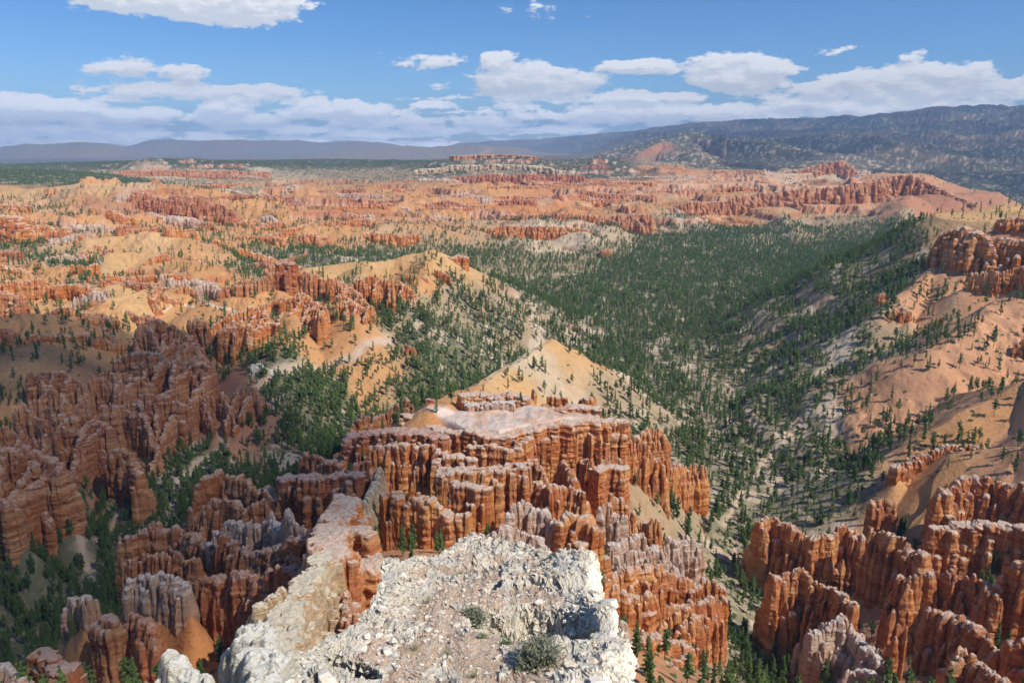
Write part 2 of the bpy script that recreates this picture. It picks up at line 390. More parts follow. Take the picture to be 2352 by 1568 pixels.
def inpoly(px, py, poly):
    ins = np.zeros(px.shape, bool); n = len(poly)
    for k in range(n):
        x0, y0 = poly[k][:2]; x1, y1 = poly[(k + 1) % n][:2]
        c = ((y0 > py) != (y1 > py)) & (px < (x1 - x0) * (py - y0) / (y1 - y0 + 1e-12) + x0)
        ins ^= c
    return ins
TINTS = []
def mesa(poly, z, inset=1.0, edge=2.5, roll=2.0, tint=None):
    j, i = window(poly, 6); px, py = X[j, i], Y[j, i]
    d, _, _ = polydist(px, py, poly + [poly[0]])
    sd = np.where(inpoly(px, py, poly), d, -d) - inset
    m = sstep(0, edge, sd)
    zt = z + (fbm2(px / 14, py / 14, 3, 91) - .5) * roll + (rid2(px / 7, py / 13, 3, 92) - .6) * 1.3
    Z[j, i] = np.maximum(Z[j, i], Z[j, i] * (1 - m) + zt * m)
    if tint: TINTS.append((j, i, m, tint))
def zat(x, y):
    x = np.asarray(x, float); y = np.asarray(y, float)
    a = x / y; qv = np.log(y)
    i = np.clip(np.searchsorted(AA, a) - 1, 0, NA - 2); j = np.clip(np.searchsorted(QQ, qv) - 1, 0, NQ - 2)
    u = np.clip((a - AA[i]) / (AA[i + 1] - AA[i]), 0, 1); w = np.clip((qv - QQ[j]) / (QQ[j + 1] - QQ[j]), 0, 1)
    return (Z[j, i] * (1 - u) + Z[j, i + 1] * u) * (1 - w) + (Z[j + 1, i] * (1 - u) + Z[j + 1, i + 1] * u) * w

# ------------------------------------------------------------------ rock materials
ORANGE = rock_mat('orange_rock', (.46,.125,.030), (.66,.235,.062), (.76,.375,.13), (.68,.54,.42), .85)
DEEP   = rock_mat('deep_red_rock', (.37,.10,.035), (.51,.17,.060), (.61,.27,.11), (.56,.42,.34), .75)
ROSE   = rock_mat('rose_rock', (.42,.135,.050), (.58,.23,.085), (.67,.35,.16), (.66,.50,.39), .62)
PALE   = rock_mat('pale_pink_rock', (.50,.25,.13), (.62,.38,.24), (.66,.48,.36), (.68,.57,.48), 1.0, 1.0, 9.0)
CREAM  = rock_mat('cream_rock', (.56,.30,.13), (.64,.44,.24), (.68,.54,.36), (.70,.60,.43), 1.0, 1.0, 9.0)
WHITE  = rock_mat('white_rock', (.66,.55,.36), (.74,.67,.50), (.80,.75,.60), (.82,.78,.66), 1.0, 1.0, 9.0)
MAT = dict(o=ORANGE, d=DEEP, r=ROSE, p=PALE, c=CREAM, w=WHITE)
LUMP = {}

def resample(line, step):
    L = np.array(line, float); seg = np.hypot(*(L[1:, :2] - L[:-1, :2]).T); s = np.concatenate([[0], np.cumsum(seg)])
    n = max(2, int(s[-1] / step) + 1); t = np.linspace(0, s[-1], n)
    out = np.stack([np.interp(t, s, L[:, k]) for k in range(3)], -1)
    tan = np.gradient(out[:, :2], axis=0) if n > 1 else np.array([[1, 0]])
    tan /= np.linalg.norm(tan, axis=1, keepdims=True) + 1e-9
    return out, tan, t

def plan_cols(line, H, r, style, rows, jag, rng, ribs, wid):
    """centres, top heights, radii, pointedness and cross-section angle of the columns of one formation"""
    cx, cy, zt, rr, pt, an, sx = [], [], [], [], [], [], []
    def add(x, y, z, rad, p, ang, stretch=1.0):
        cx.append(x); cy.append(y); zt.append(z); rr.append(rad); pt.append(p); an.append(ang); sx.append(stretch)
    ptf = {'flat': (.0, .18), 'mix': (.15, .8), 'spire': (.6, 1.0), 'hoodoo': (.3, .9)}[style]
    lam = r * 6
    seed = int(rng.integers(1e6))
    def jagf(s, o=0.0):
        a = n2(np.array(s / lam + o), np.array(3.3), seed); b = n2(np.array(s / (lam * .3) + o), np.array(8.3), seed + 1)
        return float(jag * H * (.65 * a * a * 1.6 + .5 * b * b))
    def walk(ln, H, r, rows, wid, depth=0, fin=False):
        pts, tan, ss = resample(ln, r * .85)
        for (x, y, z), (tx, ty), s in zip(pts, tan, ss):
            nx, ny = ty, -tx; ang = math.atan2(ty, tx) if fin else math.atan2(ny, nx)
            topz = z - jagf(s, depth * 7.7)
            offs = [0.0] if wid <= r else list(np.linspace(-wid + r, wid - r, max(2, int(2 * wid / (r * 1.4)))))
            for o in offs:
                j = r * .3
                add(x + nx * o + rng.normal(0, j), y + ny * o + rng.normal(0, j), topz - abs(rng.normal(0, .02)) * H * (jag > .11), r * rng.uniform(.45, 1.45),
                    rng.uniform(*ptf) * (.6 if fin else 1), ang + rng.normal(0, .3), rng.uniform(1.5, 2.2) if fin else rng.uniform(1.0, 1.5))
            for row in range(rows):
                for sd in (-1, 1):
                    if rng.random() < .38: continue
                    o = max(wid, r * .6) + r * (.55 + .9 * row) * rng.uniform(.8, 1.3)
                    dz = H * (rng.uniform(.04, .30) + .20 * row) if rng.random() < .7 else H * rng.uniform(.3, .7)
                    add(x + nx * o * sd + rng.normal(0, r * .3), y + ny * o * sd + rng.normal(0, r * .3), topz - dz, r * rng.uniform(.5, .95),
                        rng.uniform(*ptf) * (.5 if style == 'flat' else 1), ang, rng.uniform(1, 1.7))
        return pts, tan, ss
    pts, tan, ss = walk(line, H, r, rows, wid)
    riblines = []
    for (side, Lr, dz, spacing, lean) in ribs:
        k = spacing * .5
        while k < ss[-1]:
            i = int(np.searchsorted(ss, k)); i = min(i, len(pts) - 1)
            tx, ty = tan[i]; nx, ny = ty * side + tx * lean, -tx * side + ty * lean
            n_ = math.hypot(nx, ny); nx /= n_; ny /= n_
            a = rng.normal(0, .22); nx, ny = nx * math.cos(a) - ny * math.sin(a), nx * math.sin(a) + ny * math.cos(a)
            L1 = Lr * rng.uniform(.6, 1.25); x, y, z = pts[i]; z0 = z - H * rng.uniform(.0, .15)
            ln = [(x, y, z0), (x + nx * L1 * .5, y + ny * L1 * .5, z0 - dz * L1 * .38), (x + nx * L1, y + ny * L1, z0 - dz * L1)]
            walk(ln, H * .8, r * .72, 1, 0, k, True)
            riblines.append(ln)
            k += spacing * rng.uniform(.7, 1.3)
    return [np.array(v) for v in (cx, cy, zt, rr, pt, an, sx)], riblines

NTRI = [0]
def build_cols(name, cols, D, mat, flat=False, knob=.16, taper=.35, base_extra=5.0, hmax=None, tone=(0, .12), neck=0.0, zs=1.0):
    cx, cy, zt, rr, pt, an, sx = cols
    px = D / 788.0
    zb = np.minimum(zat(cx, cy), np.minimum(zat(cx + rr, cy), zat(cx - rr, cy))) - base_extra
    h = np.clip(zt - zb, 2.0, hmax or 1e9)
    keep = (zt - zb) > 1.0
    cx, cy, zt, rr, pt, an, sx, h = [v[keep] for v in (cx, cy, zt, rr, pt, an, sx, h)]
    n = len(cx)
    if n == 0: return None
    rm = float(np.median(rr)); hm = float(np.percentile(h, 80))
    ns = int(np.clip(2 * math.pi * rm / (px * 2.0), 7, 30)); nzr = int(np.clip(hm / (px * 2.1), 6, 70))
    # depth fractions of rings; the first few shape the cap
    dcap = np.array([0, 0, .0, .02]); rcap = np.array([.03, .5, .8, .95])
    frac = np.concatenate([dcap, np.linspace(.05, 1, nzr) ** 1.12])
    prof = np.concatenate([rcap, np.ones(nzr)])
    K = len(frac)
    ph = rng_g.uniform(0, 6.28, n); sd = rng_g.uniform(0, 500, n)
    th = np.linspace(0, 2 * math.pi, ns, endpoint=False)
    d = frac[None, :, None] * h[:, None, None]                       # n,K,1
    z = zt[:, None, None] - d
    t = np.broadcast_to(th[None, None, :] + ph[:, None, None], (n, K, ns))
    ct, sn = np.cos(t), np.sin(t)
    jr = rng_g.normal(0, .35, n)[:, None, None]; ct2, sn2 = np.cos(t + jr), np.sin(t + jr)
    x0 = cx[:, None, None]; y0 = cy[:, None, None]; r0 = rr[:, None, None]; p0 = pt[:, None, None]
    # point the top
    hp = np.maximum(3.2 * r0, .3 * h[:, None, None]) * (.35 + .65 * p0)
    pr = np.clip(d / hp, 0, 1) ** .62
    point = 1 - p0 * (1 - pr) * .9
    rad = prof[None, :, None] * r0 * point * (1 + taper * (d / (h[:, None, None])) )
    # bedding: shared by height so that ledges run from column to column
    zz = z + (n2(x0 / 40, y0 / 40, 5) - .5) * 6
    bed = n3(x0 / 60, y0 / 60, zz / (2.6 * zs), 3) * .55 + n3(x0 / 30, y0 / 30, zz / (1.05 * zs), 4) * .45
    bed = sstep(.25, .75, bed) - .5
    sh = n3(ct * .9 + sd[:, None, None], sn * .9, z / 22.0, 8) - .5
    sh2 = n3(ct * 2.1 + sd[:, None, None], sn * 2.1, z / 5.0, 9) - .5
    sh3 = np.abs(n3(ct * 3.1 + sd[:, None, None], sn * 3.1, z / 9.0, 19) - .5)
    rad = rad * (1 + knob * 1.45 * bed * np.clip(d / 1.5, 0, 1) + .5 * sh + .30 * sh2 - 1.1 * np.clip(.13 - sh3, 0, 1)) * (.86 + .28 * n3(x0 / 9 + ct * r0 / 1.9, y0 / 9 + sn * r0 / 1.9, z / 1.7, 23))
    rad = rad * (.90 * (np.abs(ct2) ** 5 + np.abs(sn2) ** 5) ** -.2 if True else 1)
    if neck > 0:  # wider hard cap above a narrower neck
        rad = rad * (1 + neck * .45 * (np.exp(-((d - .4) / .6) ** 2) - .3 * np.exp(-((d - 2.2) / 1.0) ** 2)))
    ex = rad * ct * sx[:, None, None]; ey = rad * sn
    ca_, sa_ = np.cos(an)[:, None, None], np.sin(an)[:, None, None]
    x = x0 + ex * ca_ - ey * sa_; y = y0 + ex * sa_ + ey * ca_
    wv = rm * .55
    x = x + (n3(x / (rm * 3), y / (rm * 3), z / (rm * 4), 12) - .5) * wv; y = y + (n3(x / (rm * 3), y / (rm * 3), z / (rm * 4), 13) - .5) * wv
    z = np.broadcast_to(z, x.shape) + (n3(x / (rm * .8), y / (rm * .8), z / 4, 15) - .5) * min(rm * .5, 1.2) * (frac[None, :, None] < .9)
    z = z + (n3(x / (rm * .55), y / (rm * .55), 0 * z, 16) - .55) * rm * (.22 if flat else .9) * (d < .05 * h[:, None, None]) * (1 - p0 * .5)
    co = np.stack([x, y, z], -1).reshape(-1, 3)
    base = (np.arange(n) * K * ns)[:, None, None]; k = (np.arange(K - 1) * ns)[None, :, None]; s = np.arange(ns)[None, None, :]; s1 = (s + 1) % ns
    q_ = np.stack([base + k + s, base + k + ns + s, base + k + ns + s1, base + k + s1], -1).reshape(-1, 4)
    below = np.broadcast_to(d, x.shape).ravel(); tn = np.broadcast_to(rng_g.uniform(*tone, n)[:, None, None], x.shape).ravel()
    NTRI[0] += len(q_) * 2
    return mesh_np(name, co, quads=q_, mat=mat, smooth=False, attrs={'below': below, 'tone': tn})
rng_g = np.random.default_rng(5)

# ------------------------------------------------------------------ rock formations
# name, label, crest (u, v, D), wall height, column radius, style, material, options
FORM = [
 # --- white and cream ridge below the lookout
 ('rock_pinnacle','pair of bright white limestone pinnacles at the bottom edge, left of the white ridge',((375,1475,78),(408,1484,76),(425,1545,72)),26,1.3,'hoodoo','w',dict(rows=1,jag=.10,talus=2.2,knob=.1)),
 ('rock_stack','low rounded white knob beside the white pinnacles at the bottom edge',((450,1535,72),(478,1540,70)),14,1.1,'hoodoo','w',dict(rows=1,jag=.1,talus=2.2,knob=.1)),
 ('rock_ridge','lumpy chalk white ridge rising from the bottom edge below the cream ridge',((568,1412,92),(590,1450,86),(610,1500,78),(600,1600,64)),24,1.5,'hoodoo','w',dict(rows=2,jag=.12,talus=2.0,wid=2.2,knob=.1)),
 ('rock_ridge','long cream ridge with fluted orange flank running down from the pink topped ridge',((738,1258,182),(722,1300,165),(688,1345,146),(650,1400,124),(640,1460,106),(640,1545,88)),40,1.8,'flat','c',dict(rows=3,jag=.10,wid=2.6,talus=1.6)),
 ('rock_stack','cluster of rounded cream knobs standing on the left edge of the cream ridge',((596,1378,134),(625,1362,138),(642,1352,142)),10,1.5,'hoodoo','c',dict(rows=1,jag=.1,talus=1.6)),
 ('rock_wall','narrow flat wall with dusty pink top and pale rimmed spurs above the cream ridge',((800,1140,262),(780,1185,240),(762,1210,226),(758,1245,205),(765,1290,188)),46,2.4,'flat','o',dict(rows=1,jag=.0,wid=4.6,talus=1.3,tint='k',neck=.22)),
 ('rock_wall','short spur with pale rim jutting right from the pink topped wall',((775,1218,224),(815,1216,226),(862,1222,222)),48,2.3,'flat','o',dict(rows=1,jag=.0,wid=1,talus=1.4,neck=.25)),
 ('rock_column','stout orange columns standing right of the pink topped wall',((835,1262,214),(868,1250,220),(893,1290,214)),40,3.0,'flat','o',dict(rows=1,jag=.12,talus=1.4,knob=.2)),
 ('rock_wall','fluted cream and orange buttress below the pink topped wall',((792,1330,178),(800,1390,158),(815,1440,142)),34,2.0,'mix','o',dict(rows=2,jag=.2,talus=1.5)),
 # --- lower left walls
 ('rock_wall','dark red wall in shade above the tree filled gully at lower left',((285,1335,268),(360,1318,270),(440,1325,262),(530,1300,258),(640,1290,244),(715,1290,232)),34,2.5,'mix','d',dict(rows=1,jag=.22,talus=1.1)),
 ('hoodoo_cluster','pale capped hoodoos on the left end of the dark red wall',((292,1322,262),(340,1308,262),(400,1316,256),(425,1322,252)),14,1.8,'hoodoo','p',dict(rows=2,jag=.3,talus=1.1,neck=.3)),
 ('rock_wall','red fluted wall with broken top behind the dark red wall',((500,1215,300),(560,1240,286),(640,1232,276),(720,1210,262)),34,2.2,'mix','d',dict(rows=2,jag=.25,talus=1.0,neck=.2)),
 ('hoodoo_cluster','grey white knobbly hoodoos crowding the crest above the red fluted wall',((478,1215,306),(520,1180,312),(575,1190,304),(620,1165,306),(640,1195,292)),22,1.7,'hoodoo','p',dict(rows=2,jag=.5,talus=1.0,neck=.3)),
 ('hoodoo_cluster','thin pale spires standing left of the pink topped wall',((650,1150,292),(672,1180,280),(700,1205,266)),18,1.4,'spire','p',dict(rows=1,jag=.5,talus=1.0)),
 ('rock_wall','banded orange wall at the left edge of the central massif above the dark forest',((272,1212,338),(310,1200,342),(350,1185,344),(400,1172,342),(430,1200,330),(470,1235,312)),40,2.6,'mix','r',dict(rows=2,jag=.3,talus=1.0)),
 ('hoodoo_cluster','row of short orange fingers below the banded orange wall',((285,1275,308),(340,1270,304),(400,1262,300),(450,1270,292)),24,1.8,'spire','r',dict(rows=1,jag=.3,talus=1.0)),
 ('rock_wall','stepped orange wall rising above the trees left of the central massif',((428,1120,392),(470,1085,404),(510,1060,412),(545,1085,402),(600,1105,386),(640,1130,372)),36,2.8,'mix','r',dict(rows=2,jag=.28,talus=1.0)),
 ('hoodoo_cluster','broken brown fins between the stepped wall and the pale hoodoos',((440,1150,362),(500,1135,362),(560,1145,350),(610,1135,350)),30,2.2,'mix','r',dict(rows=2,jag=.35,talus=1.0)),
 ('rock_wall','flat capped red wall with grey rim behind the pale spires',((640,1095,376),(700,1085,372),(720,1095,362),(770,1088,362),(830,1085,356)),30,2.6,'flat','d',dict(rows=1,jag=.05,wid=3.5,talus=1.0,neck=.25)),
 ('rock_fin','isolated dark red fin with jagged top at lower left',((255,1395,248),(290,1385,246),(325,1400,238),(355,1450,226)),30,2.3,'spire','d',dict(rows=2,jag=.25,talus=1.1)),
 ('rock_stack','pale topped block leaning on the isolated dark red fin',((215,1425,244),(245,1412,242),(262,1418,238)),20,2.0,'flat','r',dict(rows=1,jag=.15,talus=1.2)),
 ('rock_stack','small pinkish hoodoo group above the forest left of the dark red wall',((150,1358,300),(180,1350,298),(205,1362,290)),14,1.8,'hoodoo','p',dict(rows=1,jag=.3,talus=1.0)),
 ('rock_tower','red towers with grey caps in the bottom left corner',((82,1482,205),(110,1492,200),(150,1510,192)),22,1.9,'flat','d',dict(rows=1,jag=.3,talus=1.2,neck=.35)),
 ('rock_stack','cream pink hoodoos at the very bottom left corner',((0,1515,196),(25,1525,190),(50,1545,184)),16,1.7,'hoodoo','p',dict(rows=1,jag=.3,talus=1.2)),
 # --- central massif
 ('rock_wall','tall orange cliff under the front edge of the pink plateau',((1080,984,414),(1150,1000,408),(1200,985,418),(1240,975,424),(1300,968,430),(1370,965,434),(1428,962,436)),42,3.4,'flat','o',dict(rows=1,jag=.02,wid=3,talus=.9,neck=.2,knob=.2)),
 ('rock_wall','low red cliff on the left side of the pink plateau',((930,950,452),(980,965,440),(1010,985,424),(1060,990,416)),26,2.8,'flat','o',dict(rows=1,jag=.03,wid=2.5,talus=.9,neck=.2)),
 ('hoodoo_cluster','double row of blocky orange hoodoos standing behind the pink plateau',((1060,905,462),(1095,896,466),(1140,902,464),(1175,893,466),(1208,900,464)),13,2.6,'flat','o',dict(rows=1,jag=.2,wid=4,talus=.8,neck=.25)),
 ('hoodoo_cluster','lower row of pale capped blocks just in front of the blocky orange hoodoos',((1075,925,452),(1120,922,452),(1180,918,452)),9,2.2,'flat','p',dict(rows=1,jag=.12,talus=.8,neck=.3)),
 ('hoodoo_cluster','orange blocks with pale caps on the right end of the pink plateau',((1285,938,448),(1320,928,454),(1370,932,452)),11,2.5,'flat','o',dict(rows=1,jag=.12,wid=3,talus=.8,neck=.25)),
 ('hoodoo_cluster','orange knob on the tan slope just above the right end of the pink plateau',((1340,912,480),(1365,908,484)),8,2.3,'hoodoo','o',dict(rows=1,jag=.2,talus=.8)),
 ('hoodoo','tiny orange hoodoo pair on the tan slope behind the blocky hoodoos',((1224,890,500),(1230,894,498)),6,1.3,'hoodoo','o',dict(rows=0,jag=.2,talus=.8)),
 ('hoodoo_cluster','small yellowish blocks on the lower tan slope',((1262,905,495),(1300,908,492)),6,1.8,'flat','o',dict(rows=0,jag=.3,talus=.8)),
 ('rock_stack','reddish boulder knob on the very summit of the tan pyramid hill',((1264,777,697),(1273,779,695)),7,3.4,'hoodoo','o',dict(rows=1,jag=.12,talus=.7)),
 ('hoodoo','grey topped stub at the left end of the pink plateau',((985,915,460),(992,916,460)),12,1.8,'flat','d',dict(rows=0,jag=.1,talus=.8,neck=.3)),
 ('rock_wall','jagged dark orange ridge left of the pink plateau in front of the forest',((800,980,470),(830,950,482),(880,935,486),(930,905,492),(960,925,476)),22,2.8,'spire','r',dict(rows=2,jag=.4,talus=.9)),
 ('hoodoo_cluster','small reddish knobs at the forest edge left of the blocky hoodoos',((860,960,500),(905,938,508),(940,920,512)),12,2.6,'hoodoo','r',dict(rows=1,jag=.5,talus=.8)),
 ('rock_wall','long low wall with lilac white cap left of the pink plateau',((800,1000,438),(860,988,434),(920,985,428),(980,986,422),(1010,1000,414)),24,2.8,'flat','d',dict(rows=2,jag=.05,wid=5,talus=.9,neck=.2,tint='k')),
 ('rock_wall','dark orange fluted wall with columns under the lilac white cap',((850,1015,404),(900,1008,402),(950,1005,400),(1000,1010,394),(1025,1030,384)),36,2.4,'mix','o',dict(rows=2,jag=.18,talus=.95)),
 ('rock_wall','shaded red wall with pointed fingers left of centre',((700,1035,420),(760,1045,404),(820,1050,392),(870,1062,380)),34,2.5,'mix','d',dict(rows=1,jag=.25,talus=.95)),
 ('rock_fin','pale yellow fluted fin dropping towards the pink topped wall',((872,1062,366),(862,1095,340),(845,1130,312),(832,1160,294)),32,2.0,'spire','c',dict(rows=1,jag=.15,talus=1.0)),
 ('rock_wall','reddish wall with small lilac ledge below the pink plateau',((1000,1052,378),(1050,1042,378),(1090,1048,372)),24,2.4,'flat','o',dict(rows=1,jag=.08,talus=.95,neck=.2)),
 ('rock_wall','orange wall with grey rim under the middle of the pink plateau',((1080,1015,396),(1130,1020,390),(1170,1025,388),(1220,1000,402)),36,2.5,'flat','o',dict(rows=2,jag=.1,talus=.95,neck=.2)),
 ('rock_wall','flat topped orange wall with wide grey cap in the middle of the massif',((1010,1080,352),(1060,1075,352),(1110,1078,348),(1160,1070,350),(1215,1066,350)),30,2.4,'flat','o',dict(rows=1,jag=.02,wid=4.2,talus=1.0,neck=.2)),
 ('rock_wall','narrower grey capped orange wall just in front of the wide capped wall',((1045,1104,330),(1075,1110,326),(1126,1120,322)),28,2.1,'flat','o',dict(rows=1,jag=.03,wid=2.6,talus=1.0,neck=.2)),
 ('rock_fin','deep orange fin with slender spires standing above the sandy chute',((885,1122,306),(905,1118,306),(940,1135,302),(965,1118,302),(1010,1150,298),(1072,1160,294)),36,2.2,'flat','o',dict(rows=1,jag=.16,talus=1.2,knob=.12)),
 ('hoodoo','slender orange spire on the left end of the deep orange fin',((896,1108,307),(899,1109,307)),22,1.3,'spire','o',dict(rows=0,jag=.0,talus=1.2)),
 ('hoodoo','slender orange spire near the middle of the deep orange fin',((950,1106,303),(953,1107,303)),24,1.3,'spire','o',dict(rows=0,jag=.0,talus=1.2)),
 ('hoodoo_cluster','cream white hoodoos in front of the deep orange fin',((1075,1215,284),(1110,1195,288),(1150,1200,286),(1170,1185,290)),20,1.7,'hoodoo','p',dict(rows=2,jag=.35,talus=1.2)),
 ('rock_wall','row of cream topped orange columns behind the white outcrop',((1160,1215,282),(1200,1205,284),(1245,1212,280),(1262,1240,274)),30,2.0,'hoodoo','p',dict(rows=2,jag=.25,talus=1.3)),
 ('hoodoo_cluster','small pink white points peeking over the left shoulder of the white outcrop',((1085,1250,250),(1110,1245,250),(1150,1252,248),(1180,1255,246)),14,1.4,'spire','p',dict(rows=1,jag=.4,talus=1.3)),
 ('rock_wall','stepped orange spur with white points right of the grey capped walls',((1150,1150,312),(1200,1140,318),(1250,1150,314),(1280,1175,306)),26,2.0,'hoodoo','p',dict(rows=2,jag=.4,talus=1.1)),
 ('rock_wall','yellow orange stepped buttress in the middle right of the massif',((1230,1090,350),(1270,1110,340),(1310,1100,344),(1340,1115,338)),26,2.2,'mix','o',dict(rows=2,jag=.3,talus=1.0)),
 ('rock_wall','big rounded orange buttress with pale knobby top behind the white outcrop',((1285,1180,302),(1310,1168,306),(1345,1178,304),(1365,1200,298)),44,2.8,'flat','o',dict(rows=2,jag=.14,wid=2,talus=1.3,knob=.18)),
 ('rock_fin','orange spur stepping down from the right half of the plateau cliff',((1290,1030,400),(1300,1060,384),(1320,1090,366)),30,2.2,'spire','o',dict(rows=1,jag=.25,talus=.95)),
 ('rock_fin','orange spur running down from the middle of the plateau cliff',((1195,1025,392),(1225,1050,380),(1262,1085,362)),30,2.2,'spire','o',dict(rows=1,jag=.3,talus=.95)),
 ('rock_wall','square orange block with white cap right of centre',((1372,1072,396),(1400,1066,400),(1432,1070,398)),28,2.5,'flat','o',dict(rows=1,jag=.06,wid=3,talus=1.0,neck=.2)),
 ('hoodoo_cluster','thin orange spires at the foot of the plateau cliff',((1345,1045,424),(1362,1050,420),(1420,1030,430),(1440,1050,424)),20,1.8,'spire','o',dict(rows=1,jag=.35,talus=.95)),
 ('rock_wall','crowd of rounded orange hoodoos right of the square block',((1375,1140,356),(1410,1125,364),(1450,1140,362),(1485,1160,360),(1515,1190,356)),36,2.4,'hoodoo','o',dict(rows=2,jag=.25,talus=1.1)),
 ('rock_tower','pair of orange towers with white heads above the rounded hoodoos',((1382,1148,340),(1400,1142,342),(1430,1160,340)),34,2.2,'hoodoo','p',dict(rows=1,jag=.2,talus=1.1)),
 ('rock_wall','jagged orange pinnacle row stepping off the right end of the plateau cliff',((1428,985,440),(1450,1000,438),(1480,1015,440),(1510,1035,438),(1530,1050,438)),30,2.3,'spire','o',dict(rows=2,jag=.3,talus=.9)),
 ('rock_fin','broad orange fin standing behind the pinnacle row',((1460,1000,482),(1485,972,490),(1520,975,492),(1532,1005,486)),28,2.8,'spire','o',dict(rows=2,jag=.2,talus=.9)),
 ('rock_tower','last orange towers at the right end of the massif against the pines',((1545,1062,476),(1575,1055,482),(1600,1048,486),(1622,1062,484)),30,2.8,'spire','o',dict(rows=2,jag=.22,talus=.9)),
 ('rock_fin','low orange fins linking the pinnacle row to the last towers',((1500,1050,456),(1525,1042,462),(1550,1060,466)),22,2.3,'spire','o',dict(rows=1,jag=.3,talus=.9)),
 # --- right foot of the massif
 ('rock_wall','cream topped orange buttresses facing the wash at the right foot of the massif',((1498,1245,350),(1540,1232,358),(1580,1222,366),(1615,1232,366)),34,2.5,'hoodoo','p',dict(rows=2,jag=.25,talus=1.1)),
 ('rock_wall','long orange wall with blocky white crest right of the white outcrop',((1375,1305,300),(1430,1290,306),(1490,1282,314),(1540,1290,318),(1600,1310,320),(1655,1330,320)),38,2.4,'hoodoo','o',dict(rows=2,jag=.18,wid=2.5,talus=1.2)),
 ('hoodoo_cluster','white points along the upper side of the long orange wall',((1395,1265,318),(1440,1255,324),(1500,1262,330),(1560,1262,336)),18,1.8,'spire','p',dict(rows=2,jag=.35,talus=1.1)),
 ('hoodoo_cluster','knobbly pale hoodoos between the big buttress and the white crest',((1395,1235,322),(1440,1225,330),(1480,1215,338)),20,2.0,'hoodoo','p',dict(rows=1,jag=.3,talus=1.1)),
 ('rock_wall','orange ledges below the white crest at the right foot of the massif',((1480,1370,292),(1540,1368,296),(1600,1372,300),(1660,1360,308)),28,2.3,'mix','o',dict(rows=1,jag=.2,talus=1.2)),
 ('hoodoo','squat orange stump with flat tan top beside the white outcrop',((1478,1398,272),(1492,1400,272)),20,2.7,'flat','o',dict(rows=0,jag=.0,talus=1.4)),
 ('rock_fin','pale pink fin close against the right side of the white outcrop',((1370,1395,236),(1390,1380,240),(1420,1400,240),(1436,1430,236)),34,1.8,'spire','p',dict(rows=1,jag=.22,talus=1.5)),
 ('rock_fin','rounded pink orange columns at the bottom right of the white outcrop',((1420,1500,205),(1450,1490,208),(1478,1500,208)),32,1.9,'hoodoo','p',dict(rows=1,jag=.2,talus=1.5)),
 ('rock_fin','orange red ridge descending to the wash near the bottom edge',((1470,1430,256),(1510,1450,258),(1560,1455,264),(1600,1475,268)),24,2.0,'mix','o',dict(rows=1,jag=.35,talus=1.3)),
 ('hoodoo_cluster','isolated orange hoodoos at the edge of the wash below the ledges',((1560,1420,286),(1600,1400,296),(1640,1395,302)),20,2.0,'hoodoo','o',dict(rows=1,jag=.3,talus=1.2)),
 ('rock_wall','orange hoodoos crowded between the white outcrop and the long orange wall',((1415,1335,268),(1465,1345,272),(1515,1352,276)),34,2.3,'hoodoo','o',dict(rows=2,jag=.25,talus=1.3)),
 ('rock_fin','knobbly orange fin under the pale pink fin beside the outcrop',((1405,1440,226),(1445,1445,232),(1490,1442,240)),30,2.0,'hoodoo','o',dict(rows=1,jag=.25,talus=1.4)),
 ('hoodoo_cluster','cream headed columns between the grey capped walls and the square block',((1260,1140,338),(1310,1135,344),(1345,1150,342)),28,2.1,'hoodoo','o',dict(rows=1,jag=.3,talus=1.1)),
 ('rock_fin','low orange fin close to the bottom edge right of the outcrop',((1500,1520,232),(1540,1510,240),(1580,1500,250)),18,1.9,'mix','o',dict(rows=1,jag=.4,talus=1.2)),
 # --- right cluster
 ('rock_wall','long orange wall with ragged crest at the left end of the right hand hoodoos',((1742,1190,432),(1775,1168,440),(1822,1202,422),(1880,1212,412),(1915,1205,412),(1948,1184,418),(1985,1205,408)),42,2.9,'mix','o',dict(rows=2,jag=.16,talus=1.0)),
 ('rock_wall','knobbly orange spur with white heads facing the wash at lower right',((1776,1310,360),(1812,1292,364),(1845,1290,362),(1885,1308,354),(1925,1330,342),(1965,1380,322)),44,2.6,'hoodoo','o',dict(rows=3,jag=.16,talus=1.1)),
 ('rock_wall','bulky pale topped ridge in front of the knobbly spur',((1868,1440,296),(1905,1415,300),(1948,1402,300),(1985,1440,290),(2030,1495,276)),40,2.6,'hoodoo','p',dict(rows=3,jag=.18,wid=3,talus=1.2)),
 ('rock_wall','orange wall with broken white crest behind the knobbly spur',((2005,1205,394),(2040,1215,386),(2074,1218,380),(2127,1248,364)),36,2.6,'hoodoo','o',dict(rows=2,jag=.22,talus=1.0)),
 ('rock_wall','thick orange wall with pale cap near the right edge',((2150,1200,372),(2222,1187,372),(2280,1195,366),(2352,1203,358),(2420,1220,345)),42,2.8,'flat','o',dict(rows=2,jag=.1,wid=3,talus=1.0,neck=.2)),
 ('rock_wall','middle orange fin with knobbly white crest among the right hand hoodoos',((2064,1300,326),(2100,1312,320),(2142,1302,322),(2200,1306,316),(2262,1316,308),(2296,1356,294)),46,2.6,'hoodoo','o',dict(rows=2,jag=.14,wid=2,talus=1.1)),
 ('rock_wall','orange fin sloping down to the lower right corner with knobbly crest',((2140,1388,276),(2175,1398,272),(2216,1408,266),(2256,1440,254),(2290,1482,242)),42,2.4,'hoodoo','o',dict(rows=2,jag=.12,talus=1.2)),
 ('rock_wall','cream orange hoodoos along the bottom edge in the right cluster',((1945,1520,252),(1985,1512,252),(2022,1532,246),(2065,1545,240),(2100,1570,232)),34,2.3,'hoodoo','p',dict(rows=2,jag=.22,talus=1.2)),
